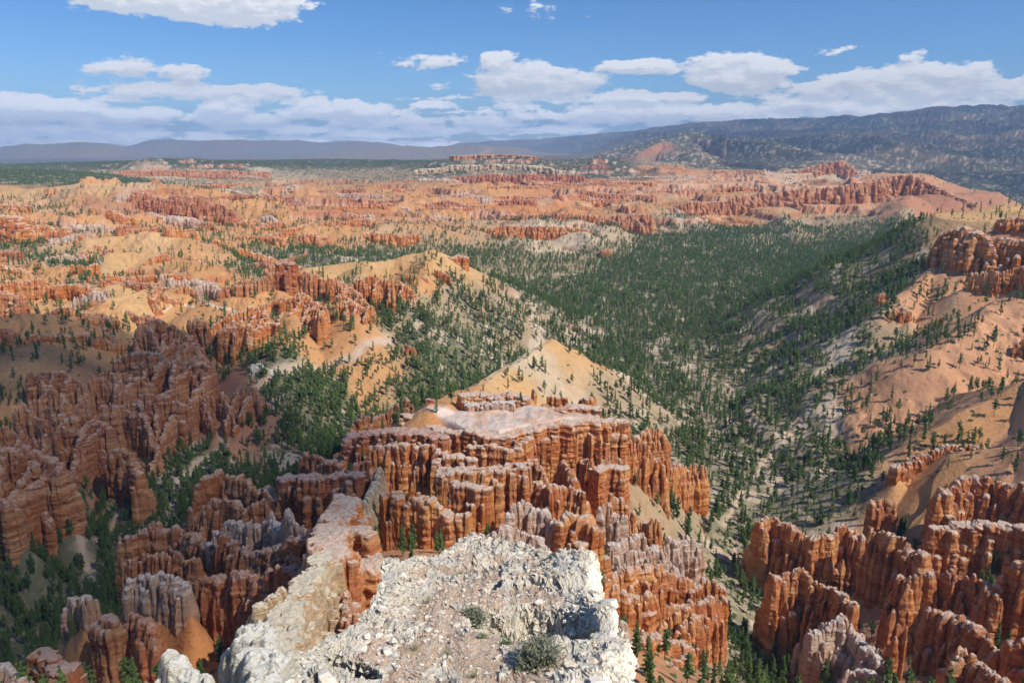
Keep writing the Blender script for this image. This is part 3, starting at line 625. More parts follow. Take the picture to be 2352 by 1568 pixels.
 ('hoodoo','single slender orange spire rising from the gap near the bottom edge',((2085,1436,262),(2086,1440,261)),34,1.25,'spire','o',dict(rows=0,jag=.0,talus=1.2)),
 ('hoodoo','short orange spire just left of the single slender spire',((2058,1462,262),(2059,1464,262)),20,1.3,'spire','o',dict(rows=0,jag=.0,talus=1.2)),
 ('rock_wall','rounded tan orange columns in the lower right corner',((2200,1512,232),(2216,1480,238),(2240,1500,232),(2300,1540,218),(2352,1565,206)),34,2.3,'hoodoo','o',dict(rows=2,jag=.2,talus=1.2)),
 ('rock_wall','orange wall at the right edge above the lower right corner',((2320,1450,238),(2352,1440,238),(2400,1450,230)),36,2.4,'hoodoo','o',dict(rows=2,jag=.2,talus=1.2)),
 ('rock_wall','smooth orange buttress at the right edge between two fins',((2300,1290,300),(2340,1270,300),(2400,1290,290)),44,2.8,'mix','o',dict(rows=2,jag=.15,talus=1.1)),
 ('rock_wall','rounded orange wall on the right slope above the hoodoo cluster',((2165,1125,404),(2190,1100,412),(2237,1088,414),(2300,1095,406),(2352,1098,398),(2420,1110,385)),34,3.0,'mix','o',dict(rows=2,jag=.12,wid=2,talus=.9)),
 ('rock_tower','small dark orange double tower at the lower end of the right slope',((2006,1142,430),(2030,1138,432),(2053,1150,428)),22,2.3,'mix','r',dict(rows=1,jag=.25,talus=.9)),
 ('rock_fin','low bumpy orange fin running up the right slope',((2056,1062,480),(2085,1045,486),(2130,1030,490),(2180,1020,490),(2245,1016,482),(2300,1032,466),(2345,1040,452)),12,2.6,'mix','o',dict(rows=1,jag=.4,talus=.7)),
 ('rock_stack','orange knobs beside the pines at the low end of the bumpy fin',((2050,1075,482),(2062,1065,484)),12,2.2,'hoodoo','o',dict(rows=1,jag=.3,talus=.8)),
 ('rock_stack','pink orange rocks among pines on the right slope above the bumpy fin',((2140,985,545),(2165,990,538),(2185,1005,528)),10,2.5,'spire','o',dict(rows=1,jag=.3,talus=.7)),
 ('rock_stack','two small orange knobs on the spur at right of the valley',((1950,895,702),(1960,893,702)),7,2.6,'hoodoo','o',dict(rows=1,jag=.3,talus=.6)),
 ('rock_stack','orange knob pair farther right along the same spur',((2010,905,680),(2035,900,676)),7,2.6,'hoodoo','o',dict(rows=1,jag=.3,talus=.6)),
 # --- right hill
 ('cliff','broad orange cliff on the big hill at the right edge',((2150,560,900),(2165,528,895),(2210,512,880),(2260,535,850),(2300,540,840),(2352,545,820),(2450,550,790)),46,5.0,'mix','o',dict(rows=3,jag=.14,wid=5,talus=.62,knob=.2)),
 ('cliff','lower row of orange pinnacles under the big right hand cliff',((2235,610,800),(2281,620,785),(2320,612,780),(2352,604,775),(2450,600,740)),24,3.6,'spire','o',dict(rows=1,jag=.3,talus=.62)),
 ('cliff','stepped orange bluff on the upper right hill',((2290,500,890),(2352,498,870),(2450,500,830)),14,4.0,'mix','o',dict(rows=1,jag=.2,talus=.6)),
 ('rock_stack','reddish hoodoo on the slope under the big right hand cliff',((2018,672,850),(2030,668,852)),18,3.0,'spire','o',dict(rows=1,jag=.3,talus=.6)),
 ('rock_stack','pink boulder knobs on the slope right of the reddish hoodoo',((2050,705,800),(2075,700,802),(2085,712,790)),12,3.2,'hoodoo','o',dict(rows=1,jag=.3,talus=.6)),
 ('rock_stack','orange rocks on the sand slope near the right edge',((2155,720,750),(2165,722,748)),14,2.6,'spire','o',dict(rows=1,jag=.3,talus=.6)),
 ('rock_fin','red fin touching the right edge halfway down the slope',((2330,790,640),(2352,770,640),(2400,760,630)),24,3.2,'spire','o',dict(rows=1,jag=.3,talus=.7)),
 ('rock_stack','small orange outcrops in the trees at the foot of the right slope',((2190,735,745),(2240,730,735),(2275,745,715)),10,2.6,'spire','o',dict(rows=1,jag=.4,talus=.6)),
 # --- left fins
 ('rock_fin','rose coloured fin bundle nearest the tan slope on the left',((305,738,790),(345,730,800),(385,735,800),(440,765,780),(462,815,740)),36,3.6,'spire','r',dict(rows=2,jag=.3,talus=.8,ribs=((1,36,.55,20,.3),))),
 ('rock_fin','broad banded fin bundle in the upper left group',((262,812,720),(300,803,730),(350,806,730),(420,812,720),(480,836,700)),38,3.8,'mix','r',dict(rows=2,jag=.26,talus=.8,ribs=((1,40,.55,21,.3),))),
 ('rock_fin','narrow red fins with pale heads left of the middle',((205,858,690),(240,845,700),(290,850,700),(340,868,688)),34,3.2,'spire','r',dict(rows=2,jag=.3,talus=.8,ribs=((1,40,.6,18,.3),))),
 ('rock_fin','long banded fin descending towards the pines on the left',((240,918,650),(300,905,660),(350,902,664),(400,905,662),(428,915,656)),40,3.4,'mix','r',dict(rows=2,jag=.25,talus=.8,ribs=((1,52,.62,20,.35),))),
 ('rock_fin','row of rounded fins ending at the forest edge left of the valley',((432,900,676),(470,893,684),(510,893,686),(550,882,692),(578,880,692),(600,905,680)),38,3.4,'spire','r',dict(rows=2,jag=.22,talus=.8,ribs=((1,34,.6,18,.2),))),
 ('rock_fin','tall fin fan at far left with spiky pale crest',((60,828,680),(110,835,684),(160,850,680),(190,862,672)),36,3.2,'spire','r',dict(rows=2,jag=.35,talus=.8,ribs=((1,44,.6,18,.3),))),
 ('rock_fin','brown fins falling steeply across the left side',((20,915,610),(70,900,620),(112,888,628),(150,905,620)),38,3.2,'spire','r',dict(rows=2,jag=.3,talus=.8,ribs=((1,50,.65,17,.3),))),
 ('rock_fin','large smooth sided fin group above the dark gully on the left',((120,972,580),(155,950,590),(190,935,598),(225,955,592),(250,975,584)),44,3.4,'mix','r',dict(rows=2,jag=.22,talus=.85,ribs=((1,52,.65,17,.3),))),
 ('rock_fin','fins at the left edge above the nearest fin wall',((-60,965,545),(0,968,548),(50,965,552),(98,970,552)),40,3.2,'spire','r',dict(rows=2,jag=.3,talus=.85,ribs=((1,44,.65,17,.3),))),
 ('rock_fin','nearest massive fin wall at the left edge above the dark forest',((-40,1030,500),(22,1020,505),(67,1014,508),(100,1035,500),(140,1065,488)),50,3.4,'mix','r',dict(rows=2,jag=.18,wid=3,talus=.9,ribs=((1,38,.7,16,.3),))),
 ('rock_fin','separate rounded fin at the inner end of the left group',((248,1020,555),(275,1018,556),(300,1040,546),(318,1085,528)),38,3.0,'mix','r',dict(rows=2,jag=.18,talus=.9)),
 ('rock_fin','short brown fin cut by the left edge beside the dark gully',((-30,1128,450),(0,1130,450),(22,1150,444)),32,2.8,'mix','r',dict(rows=1,jag=.2,talus=.9)),
 ('rock_stack','greyish white knob cluster among the pines by the inner left fins',((575,835,745),(600,825,750),(630,842,742)),18,3.0,'hoodoo','w',dict(rows=2,jag=.5,talus=.6)),
 ('hoodoo_cluster','scattered pink hoodoos on the tan slope at far left',((20,770,810),(80,785,790),(120,790,780)),14,2.8,'spire','r',dict(rows=1,jag=.5,talus=.6)),
 ('hoodoo_cluster','small brown hoodoos stepping down the tan slope left of the fins',((180,745,850),(230,755,830),(270,770,810)),16,2.8,'spire','r',dict(rows=1,jag=.5,talus=.6)),
 ('rock_wall','low orange fin row crossing the tan basin left of the trail',((90,720,860),(130,705,885),(175,702,890),(225,712,875),(262,728,850)),20,3.2,'spire','o',dict(rows=1,jag=.35,talus=.6,ribs=((1,18,.6,16,.2),))),
 ('rock_wall','weathered orange fins on the slope behind the low fin row at left',((255,700,930),(300,712,905),(345,716,890),(372,730,870)),18,3.2,'spire','r',dict(rows=1,jag=.4,talus=.6)),
 ('rock_wall','orange fins stepping down to the shaded slope at the left edge',((-20,735,835),(30,722,850),(70,728,845),(100,742,825)),24,3.4,'mix','r',dict(rows=2,jag=.3,talus=.6,ribs=((1,20,.6,16,.2),))),
 # --- upper left walls
 ('rock_wall','long row of reddish pinnacles crossing the left edge above the tan basin',((-40,640,1010),(40,640,1020),(100,636,1030),(160,645,1020),(200,648,1010),(222,668,990)),34,4.2,'spire','o',dict(rows=1,jag=.25,talus=.6)),
 ('rock_wall','dark red block row right of the long pinnacle row',((230,640,1035),(265,634,1045),(300,634,1045),(340,645,1035),(385,655,1020)),38,4.0,'mix','d',dict(rows=1,jag=.3,talus=.6)),
 ('rock_wall','pinkish lower wall in front of the dark red block row',((172,675,950),(205,664,960),(245,662,955)),30,3.6,'spire','p',dict(rows=1,jag=.25,talus=.6)),
 ('rock_wall','rose wall at the left edge below the long pinnacle row',((-40,668,920),(10,664,925),(48,672,915)),42,4.0,'mix','r',dict(rows=2,jag=.15,talus=.6)),
 ('rock_wall','bulky orange wall at the left edge above the pinnacle rows',((-40,605,1170),(0,606,1170),(40,612,1165),(68,620,1150)),26,4.2,'mix','o',dict(rows=1,jag=.2,talus=.6)),
 ('rock_tower','great orange tower standing at the left edge',((-30,492,1500),(5,490,1500),(42,492,1490),(58,520,1470)),78,7.0,'mix','o',dict(rows=2,jag=.1,wid=8,talus=.6)),
 ('rock_wall','stepped orange wall running right from the great tower',((60,518,1480),(100,515,1490),(146,518,1480),(200,545,1440),(238,562,1400)),42,5.5,'spire','o',dict(rows=2,jag=.3,talus=.6)),
 ('hoodoo_cluster','white topped hoodoo row below the stepped orange wall',((110,545,1430),(150,535,1450),(205,530,1460)),18,4.0,'spire','p',dict(rows=1,jag=.3,talus=.5)),
 ('rock_wall','orange broken wall under the great tower',((40,588,1290),(110,578,1300),(190,574,1300),(268,594,1270)),24,4.6,'spire','o',dict(rows=1,jag=.35,talus=.5)),
 ('hoodoo_cluster','small orange pillars beside the smooth tan hill on the left',((300,588,1300),(338,590,1300)),16,4.0,'mix','o',dict(rows=0,jag=.3,talus=.5)),
 ('hoodoo_cluster','orange pillar row above the green basin on the left',((390,568,1500),(420,562,1500),(446,568,1490)),24,4.6,'mix','o',dict(rows=1,jag=.3,talus=.5)),
 ('hoodoo_cluster','orange pillars right of the pillar row above the green basin',((462,560,1540),(482,556,1540),(500,564,1530)),20,4.6,'mix','o',dict(rows=1,jag=.3,talus=.5)),
 ('hoodoo_cluster','low orange pinnacles at the edge of the green basin',((386,640,1110),(430,632,1120),(474,638,1110)),14,3.2,'spire','o',dict(rows=1,jag=.4,talus=.5)),
 ('cliff','tall red cliff with fluted face below the rim at upper left',((245,445,2220),(285,440,2220),(325,436,2220),(380,450,2180),(450,450,2160),(500,462,2130),(538,478,2100)),62,8.0,'spire','d',dict(rows=2,jag=.22,talus=.5)),
 ('hoodoo_cluster','white and red hoodoos at the foot of the tall red cliff',((340,485,1950),(400,490,1920),(460,492,1900)),26,6.5,'spire','p',dict(rows=1,jag=.4,talus=.5)),
 ('hoodoo_cluster','small pink hoodoos on the slope left of the tall red cliff',((140,500,1850),(180,490,1900),(215,500,1880)),24,6.0,'spire','r',dict(rows=1,jag=.5,talus=.5)),
 # --- mid left ridge
 ('rock_tower','dark flat topped tower on the hoodoo ridge in the middle left',((640,603,955),(656,600,955),(672,604,952)),40,4.6,'flat','d',dict(rows=1,jag=.04,wid=4,talus=.6,knob=.12)),
 ('rock_wall','row of pinnacles joined to the right side of the dark tower',((682,610,955),(705,616,950),(728,622,948),(750,632,940)),30,3.4,'spire','r',dict(rows=1,jag=.2,talus=.6)),
 ('rock_wall','pinnacle row stepping down left of the dark tower',((500,655,930),(540,645,940),(590,636,945),(630,620,952)),22,3.2,'spire','r',dict(rows=1,jag=.35,talus=.6)),
 ('hoodoo_cluster','pale pinkish hoodoos at the left end of the hoodoo ridge',((455,655,960),(480,645,965),(505,655,950),(530,668,935)),18,3.2,'spire','p',dict(rows=1,jag=.4,talus=.6)),
 ('rock_wall','dense orange hoodoos stepping down right of the dark tower',((754,636,925),(780,632,930),(805,642,920),(822,660,905),(842,690,885)),34,3.2,'spire','o',dict(rows=2,jag=.3,talus=.6,ribs=((1,20,.6,16,.2),))),
 ('rock_wall','long orange hoodoo wall under the right part of the hoodoo ridge',((815,630,935),(850,628,938),(880,634,936),(915,640,930),(942,648,925),(952,690,905)),34,3.4,'spire','o',dict(rows=2,jag=.2,talus=.6,ribs=((1,16,.6,18,.1),))),
 ('hoodoo','tall pale spire standing in front of the long orange hoodoo wall',((903,640,893),(905,644,893)),42,2.8,'spire','o',dict(rows=1,jag=.0,talus=.6)),
 ('rock_fin','slanting orange fins directly under the dark tower',((640,680,885),(660,682,880),(690,665,885),(720,678,870),(745,700,855)),32,3.2,'spire','o',dict(rows=2,jag=.25,talus=.6,ribs=((1,30,.7,15,.2),))),
 ('rock_fin','orange fin pair between the slanting fins and the long wall',((775,685,870),(800,682,870),(830,692,862),(855,700,850)),30,3.0,'spire','o',dict(rows=1,jag=.25,talus=.6,ribs=((1,22,.7,15,.2),))),
 ('rock_fin','stout orange fin with wide foot in front of the slanting fins',((715,705,835),(730,702,832),(742,720,820)),38,3.2,'spire','o',dict(rows=1,jag=.15,talus=.7)),
 ('rock_fin','bright orange fins on the lower left of the hoodoo ridge',((572,702,850),(600,702,848),(618,720,835),(636,735,825)),36,3.2,'mix','o',dict(rows=2,jag=.22,talus=.7,ribs=((1,24,.7,15,.2),))),
 ('rock_fin','lowest orange fin group of the hoodoo ridge above the pines',((500,745,800),(530,728,815),(560,728,815),(585,742,805)),38,3.2,'mix','o',dict(rows=2,jag=.25,talus=.7,ribs=((1,24,.7,15,.2),))),
 ('rock_fin','brownish twin fins at the left foot of the hoodoo ridge',((432,728,810),(452,722,815),(475,735,805)),32,3.2,'spire','r',dict(rows=2,jag=.3,talus=.7)),
 ('rock_wall','orange bluff at the right end of the tan hill in the middle distance',((1025,588,1075),(1048,583,1080),(1072,588,1075)),24,4.0,'mix','o',dict(rows=1,jag=.15,wid=4,talus=.5)),
 ('hoodoo_cluster','small orange fingers on the face of the tan hill in the middle distance',((1000,614,1010),(1014,620,1005),(1030,628,1000)),14,2.8,'spire','o',dict(rows=0,jag=.25,talus=.5)),
 ('hoodoo_cluster','little orange blocks left of the fingers on the tan hill',((935,626,990),(955,628,988),(980,636,980)),11,2.8,'spire','o',dict(rows=1,jag=.4,talus=.5)),
 ('rock_stack','small reddish rock pile among pines right of the lowest orange fins',((930,785,820),(950,795,812)),8,2.4,'spire','d',dict(rows=1,jag=.4,talus=.5)),
 # --- far walls
 ('rock_wall','orange pinnacle wall above the head of the valley',((1020,520,2090),(1060,522,2080),(1110,518,2080),(1176,515,2080),(1240,516,2080),(1300,518,2070),(1358,528,2040)),40,7.0,'spire','o',dict(rows=2,jag=.18,talus=.5)),
 ('rock_wall','pink and orange wall behind the pinnacle wall at the valley head',((1200,492,2330),(1260,488,2340),(1330,486,2340),(1370,492,2320)),34,7.0,'spire','o',dict(rows=1,jag=.25,talus=.45)),
 ('rock_wall','white footed orange buttress right of the pinnacle wall',((1372,500,2260),(1400,492,2280),(1450,488,2300),(1495,486,2300)),48,7.5,'spire','r',dict(rows=2,jag=.22,talus=.5,ribs=((1,50,.5,69,.1),))),
 ('rock_stack','small orange rock standing in the forest at the valley head',((1380,572,1800),(1398,570,1800)),12,5,'mix','o',dict(rows=1,jag=.3,talus=.5)),
 ('cliff','left section of the great pink cliff across the valley',((1476,476,2760),(1536,468,2780),(1580,462,2800),(1630,456,2830),(1700,448,2860)),88,10.0,'spire','r',dict(rows=2,jag=.18,talus=.5)),
 ('cliff','middle section of the great pink cliff across the valley',((1700,448,2860),(1760,440,2880),(1820,434,2880),(1880,430,2880),(1930,426,2880)),98,11.0,'mix','r',dict(rows=2,jag=.10,talus=.5)),
 ('cliff','right end of the great pink cliff across the valley',((1930,424,2880),(2000,412,2900),(2060,402,2920),(2095,400,2900),(2140,420,2840),(2190,445,2760),(2235,462,2680)),84,11.0,'mix','r',dict(rows=2,jag=.08,talus=.5)),
 ('hoodoo_cluster','small towers at the foot of the great pink cliff',((1560,500,2560),(1600,495,2560),(1650,500,2560),(1700,500,2560),(1740,505,2540)),34,7.5,'spire','r',dict(rows=1,jag=.5,talus=.5)),
 ('rock_tower','lone dark red tower in the middle of the orange hills',((1278,446,2960),(1286,438,2960),(1294,450,2950)),38,8.0,'spire','d',dict(rows=1,jag=.1,talus=.5)),
 ('rock_wall','low red wall left of the lone red tower',((1150,455,2850),(1190,452,2850),(1230,456,2840)),26,7.0,'spire','d',dict(rows=1,jag=.4,talus=.4)),
 ('rock_wall','long dark red fluted wall in front of the butte',((1040,404,4050),(1100,399,4050),(1176,398,4050),(1260,398,4050),(1338,400,4000)),66,12.0,'spire','d',dict(rows=1,jag=.15,talus=.5)),
 ('hoodoo_cluster','reddish pinnacles left below the long dark red wall',((900,418,3900),(940,412,3950),(985,416,3900)),32,11.0,'spire','r',dict(rows=1,jag=.4,talus=.4)),
 ('hoodoo_cluster','reddish hoodoos right of the long dark red wall',((1380,412,4000),(1430,410,4000),(1480,414,3950)),34,11.0,'spire','d',dict(rows=1,jag=.5,talus=.4)),
 ('butte','flat banded cap wall along the top of the distant butte',((1036,358,5020),(1080,356,5030),(1130,355,5040),(1190,356,5020),(1232,360,4980)),42,15.0,'flat','r',dict(rows=0,jag=.02,wid=30,talus=.55,knob=.08)),
 ('rock_wall','cream banded tier on the slope below the cap wall of the distant butte',((955,388,4740),(1040,378,4800),(1130,376,4810),(1220,378,4780),(1295,388,4700)),32,13.0,'flat','c',dict(rows=1,jag=.35,talus=.5)),
 ('cliff','cream and red rim cliff under the forest at upper left',((262,392,4500),(320,388,4560),(400,387,4600),(480,390,4600),(560,391,4560),(620,395,4500)),70,13.0,'spire','r',dict(rows=2,jag=.12,talus=.4)),
 ('rock_wall','red hoodoo face below the cream rim cliff',((430,402,4300),(500,402,4300),(560,404,4280),(610,408,4200)),42,12.0,'spire','d',dict(rows=1,jag=.2,talus=.4)),
 ('cliff','dark pink hump of cliff far off above the great pink cliff',((1760,408,4350),(1800,398,4400),(1850,384,4450),(1900,372,4480),(1935,368,4480),(1958,384,4400)),66,14.0,'mix','r',dict(rows=2,jag=.06,talus=.5)),
 ('rock_wall','white hoodoo row in the far orange hills',((780,444,3300),(830,442,3300),(880,446,3280)),22,8.0,'spire','p',dict(rows=0,jag=.3,talus=.35)),
 ('rock_wall','second white hoodoo row nearer than the first',((865,474,2700),(900,472,2700),(940,475,2680)),24,7.5,'spire','p',dict(rows=0,jag=.3,talus=.35)),
 ('rock_wall','red hoodoo wall left of the white hoodoo rows',((642,462,2750),(670,458,2760),(702,465,2740)),30,8.0,'spire','d',dict(rows=1,jag=.3,talus=.4)),
 ('hoodoo_cluster','orange hoodoos in the hills above the green basin',((540,508,2020),(590,502,2050),(640,508,2020)),26,6.5,'spire','o',dict(rows=1,jag=.45,talus=.4)),
 ('rock_wall','orange pinnacle row above the right side of the green basin',((770,502,2050),(820,500,2060),(870,503,2050),(930,506,2030)),28,6.5,'spire','o',dict(rows=1,jag=.35,talus=.4)),
 ('rock_wall','orange pillars overlooking the green basin from behind',((545,540,1760),(580,530,1790),(620,535,1770),(650,545,1740)),28,5.5,'spire','o',dict(rows=1,jag=.45,talus=.45)),
 ('rock_wall','orange pillars on the right shoulder of the green basin',((690,540,1760),(720,532,1780),(745,545,1750)),26,5.5,'spire','o',dict(rows=1,jag=.4,talus=.45)),
 ('hoodoo_cluster','orange hoodoos standing between green basin and pinnacle wall',((830,528,1850),(870,532,1840),(920,535,1830),(960,528,1860)),24,5.5,'spire','o',dict(rows=1,jag=.5,talus=.45)),
]
DEFT = .7
PLAN = []
rngp = np.random.default_rng(21)
for (nm, lab, pts, H, r, sty, mk, op) in FORM:
    line = pl(*pts); D = float(np.mean([p[2] for p in pts]))
    r = r * (.84 if D < 1200 else 1)
    cols, ribs = plan_cols(line, H, r, sty, op.get('rows', 1), op.get('jag', .2), rngp, op.get('ribs', ()), op.get('wid', 0))
    PLAN.append((nm, lab, line, H, r, sty, mk, op, D, cols))
    t = op.get('talus', DEFT) * (1.55 if 140 < D < 520 else 1); w = op.get('wid', 0) + r * .5
    ridge([(x, y, z - H) for x, y, z in line], t, w, None, .16, max(8, D / 40), soft=r)
    for ln in ribs: ridge([(x, y, z - H * .85) for x, y, z in ln], t * 1.15, r * .5, None, .1, max(8, D / 40), soft=r)
# small groups scattered through the amphitheatre, each its own thing
SCAT = [(100,560,1350,150),(350,520,1700,200),(650,520,1950,200),(900,500,2200,250),(1150,480,2600,300),(600,480,2600,300),(1400,460,3000,300),(300,480,2000,150),(1500,430,3600,400),(1000,440,3300,400),(700,440,3300,400),(1800,420,3400,300),(250,680,980,90),(80,720,880,80),(1250,430,3700,300),(450,560,1500,150)]
rsc = np.random.default_rng(99); SCATTER = []
for k in range(125):
    u, v, D, sp = SCAT[k % len(SCAT)]
    x, y, _ = P(u + rsc.normal(0, 150), v, D + rsc.normal(0, sp * 1.3)); y = max(y, 800)
    if abs(x / y) > .7: continue
    z = float(zat(x, y)); L = rsc.uniform(.03, .12) * y; a = rsc.normal(0, .5); H = rsc.uniform(12, 30) * min(1, y / 1400) ; r = max(2.4, y / 370)
    dx, dy = math.cos(a) * L / 2, math.sin(a) * L / 2
    line = [(x - dx, y - dy, 0), (x + rsc.normal(0, L * .1), y + rsc.normal(0, L * .1), 0), (x + dx, y + dy, 0)]
    line = [(p_[0], p_[1], float(zat(p_[0], p_[1])) + H * rsc.uniform(.75, 1.05)) for p_ in line]
    cols, _r = plan_cols(line, H, r, 'spire', 1, .45, rsc, (), 0)
    SCATTER.append((line, H, r, y, cols, 'oroodp'[int(rsc.integers(6))]))
for ln, H, r, y, cols, mk in SCATTER: ridge([(x, y_, z - H * 1.02) for x, y_, z in ln], .5, r, None, .2, max(10, y / 40), soft=r)
# plateau tops
mesa(pl((930,952,450),(985,968,438),(1060,992,416),(1150,1002,408),(1200,987,417),(1300,970,430),(1425,962,437),(1350,948,450),(1280,935,460),(1210,918,462),(1120,925,452),(1040,930,455),(1000,940,456)), P(1150,1002,408)[2] + 1, 2, 3, 3.0, 'k')

# ------------------------------------------------------------------ terrain colour
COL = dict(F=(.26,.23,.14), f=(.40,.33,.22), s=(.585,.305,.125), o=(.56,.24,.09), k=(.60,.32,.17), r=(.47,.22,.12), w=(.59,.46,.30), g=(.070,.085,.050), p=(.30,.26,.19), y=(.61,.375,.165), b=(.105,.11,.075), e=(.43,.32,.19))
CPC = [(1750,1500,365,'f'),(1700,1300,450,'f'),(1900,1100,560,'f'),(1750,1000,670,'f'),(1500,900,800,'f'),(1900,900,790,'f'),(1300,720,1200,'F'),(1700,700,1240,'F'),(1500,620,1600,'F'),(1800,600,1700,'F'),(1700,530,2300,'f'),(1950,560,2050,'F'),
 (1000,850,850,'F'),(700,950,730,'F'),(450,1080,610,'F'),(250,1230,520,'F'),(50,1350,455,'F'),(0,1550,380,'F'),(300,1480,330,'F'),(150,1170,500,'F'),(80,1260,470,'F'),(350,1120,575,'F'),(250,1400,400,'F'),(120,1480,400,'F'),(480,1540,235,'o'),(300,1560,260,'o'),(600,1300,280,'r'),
 (2180,980,580,'k'),(2050,960,640,'k'),(2200,850,700,'k'),(2080,850,740,'e'),(1990,760,900,'F'),(1950,690,1100,'F'),(2352,800,690,'k'),(2352,1000,480,'k'),(2200,1050,500,'s'),(2352,1400,270,'o'),(2000,1500,290,'r'),(2352,700,800,'k'),(2300,600,900,'r'),(2352,500,850,'o'),(2300,520,950,'y'),(2250,508,1010,'y'),(2352,492,1010,'y'),(2100,740,820,'k'),
 (1200,880,600,'y'),(1280,790,700,'y'),(1180,830,650,'w'),(1240,850,640,'w'),(1060,905,520,'s'),(1350,830,740,'s'),(1430,870,770,'w'),(1300,900,560,'s'),(1000,1150,330,'o'),(1200,1250,300,'o'),(1450,1200,360,'o'),(1500,980,620,'f'),(1520,1120,470,'e'),(1460,920,660,'e'),(1400,760,900,'F'),(1100,780,950,'f'),(930,1250,270,'k'),(1100,1100,360,'o'),
 (830,600,1060,'y'),(1000,577,1090,'y'),(1060,610,1060,'y'),(1150,680,1000,'e'),(1250,690,1100,'f'),(950,640,1000,'s'),(560,700,930,'s'),(640,760,820,'s'),(800,740,830,'s'),(480,690,930,'s'),(900,700,880,'e'),(1000,740,930,'e'),
 (300,600,1240,'y'),(100,610,1180,'s'),(300,700,950,'y'),(100,730,850,'s'),(50,800,760,'s'),(200,750,850,'s'),(300,560,1450,'y'),(450,600,1250,'s'),(300,900,650,'r'),(200,990,590,'r'),(60,1060,520,'r'),(500,900,680,'r'),
 (700,600,1400,'f'),(900,600,1500,'f'),(150,620,1230,'f'),(1150,580,1850,'e'),(1300,600,1750,'e'),(1250,560,1950,'w'),(1000,560,1900,'e'),
 (0,430,2500,'y'),(200,425,2350,'y'),(100,470,2100,'s'),(250,470,2050,'r'),(200,520,1700,'s'),(400,520,1800,'s'),(0,415,3100,'g'),(200,405,3600,'g'),(100,395,4200,'g'),
 (600,500,2400,'s'),(800,490,2500,'o'),(1000,480,2700,'s'),(1200,480,2700,'o'),(1400,460,3000,'s'),(900,460,3000,'s'),(1100,440,3400,'s'),(1000,540,1950,'s'),(700,540,1900,'s'),
 (500,440,3300,'e'),(700,430,3500,'s'),(1400,425,3800,'o'),(1600,420,3900,'k'),(1700,408,4300,'k'),(1850,400,4300,'w'),(1950,398,3600,'k'),(2000,410,3000,'k'),(1700,440,3000,'s'),(1900,420,3100,'k'),
 (1700,500,2550,'s'),(1850,500,2450,'e'),(2000,500,2450,'e'),(2100,480,2600,'r'),(1900,530,2200,'e'),
 (400,372,4980,'g'),(330,371,4880,'g'),(500,376,5080,'g'),(600,382,5250,'g'),(420,388,4620,'w'),(330,388,4560,'w'),(520,392,4600,'w'),(600,385,5100,'w'),(500,400,4300,'e'),(900,392,4900,'e'),(1100,385,4700,'e'),(1150,375,4850,'b'),(1130,364,5150,'g'),(1040,366,5150,'g'),(1200,366,5100,'g'),(1000,372,4900,'b'),(1400,390,4800,'b'),(1250,420,3700,'o'),
 (700,378,6500,'g'),(850,374,7000,'g'),(600,372,6500,'g'),(300,372,5600,'g'),(1500,392,5200,'o'),(1750,385,5200,'e'),(1400,370,7500,'b'),(1520,343,7150,'r'),(1560,335,8900,'b'),(1640,352,7300,'b'),(1410,362,6900,'b'),(1520,366,6300,'e'),(1450,350,7600,'b'),(1600,365,6600,'b'),(1460,372,6200,'b'),(1600,340,9000,'b'),(1700,372,8500,'b'),(2000,392,8500,'b'),(2250,470,4000,'g'),(2300,440,5500,'b'),(2100,420,5000,'b'),
 (2352,400,9500,'b'),(2000,370,12000,'g'),(500,366,12000,'p'),(900,362,17000,'p'),(100,380,11000,'b'),(1100,358,17000,'p'),(100,356,28000,'p'),(1000,352,32000,'p'),(1500,350,20000,'b'),(1176,1300,100,'w'),(1176,1568,50,'w'),(640,1500,110,'w')]
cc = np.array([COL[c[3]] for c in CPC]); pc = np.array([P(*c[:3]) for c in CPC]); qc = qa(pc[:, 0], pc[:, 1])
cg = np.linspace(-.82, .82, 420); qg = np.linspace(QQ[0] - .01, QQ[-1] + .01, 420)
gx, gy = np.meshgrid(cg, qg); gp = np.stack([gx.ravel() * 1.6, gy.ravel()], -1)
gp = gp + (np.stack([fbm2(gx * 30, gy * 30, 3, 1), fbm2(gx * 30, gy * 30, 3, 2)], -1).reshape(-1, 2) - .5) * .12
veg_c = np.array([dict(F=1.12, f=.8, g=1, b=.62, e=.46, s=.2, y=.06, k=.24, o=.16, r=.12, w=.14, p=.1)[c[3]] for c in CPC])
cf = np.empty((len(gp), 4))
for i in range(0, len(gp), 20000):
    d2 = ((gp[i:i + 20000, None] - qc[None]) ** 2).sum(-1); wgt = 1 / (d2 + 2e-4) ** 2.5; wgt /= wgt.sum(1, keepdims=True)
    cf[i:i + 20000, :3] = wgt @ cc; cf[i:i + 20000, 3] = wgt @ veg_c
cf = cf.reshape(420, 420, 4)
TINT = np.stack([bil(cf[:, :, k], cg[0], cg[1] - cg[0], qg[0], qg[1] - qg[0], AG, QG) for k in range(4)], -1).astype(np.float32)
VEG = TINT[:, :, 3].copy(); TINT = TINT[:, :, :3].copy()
for j, i, m, c in TINTS:
    m2 = m * (.55 + .45 * sstep(.35, .6, fbm2(X[j, i] / 9, Y[j, i] / 9, 4, 94))); TINT[j, i] = TINT[j, i] * (1 - m2[..., None]) + np.array((.66,.53,.44)) * m2[..., None]; VEG[j, i] *= (1 - m)
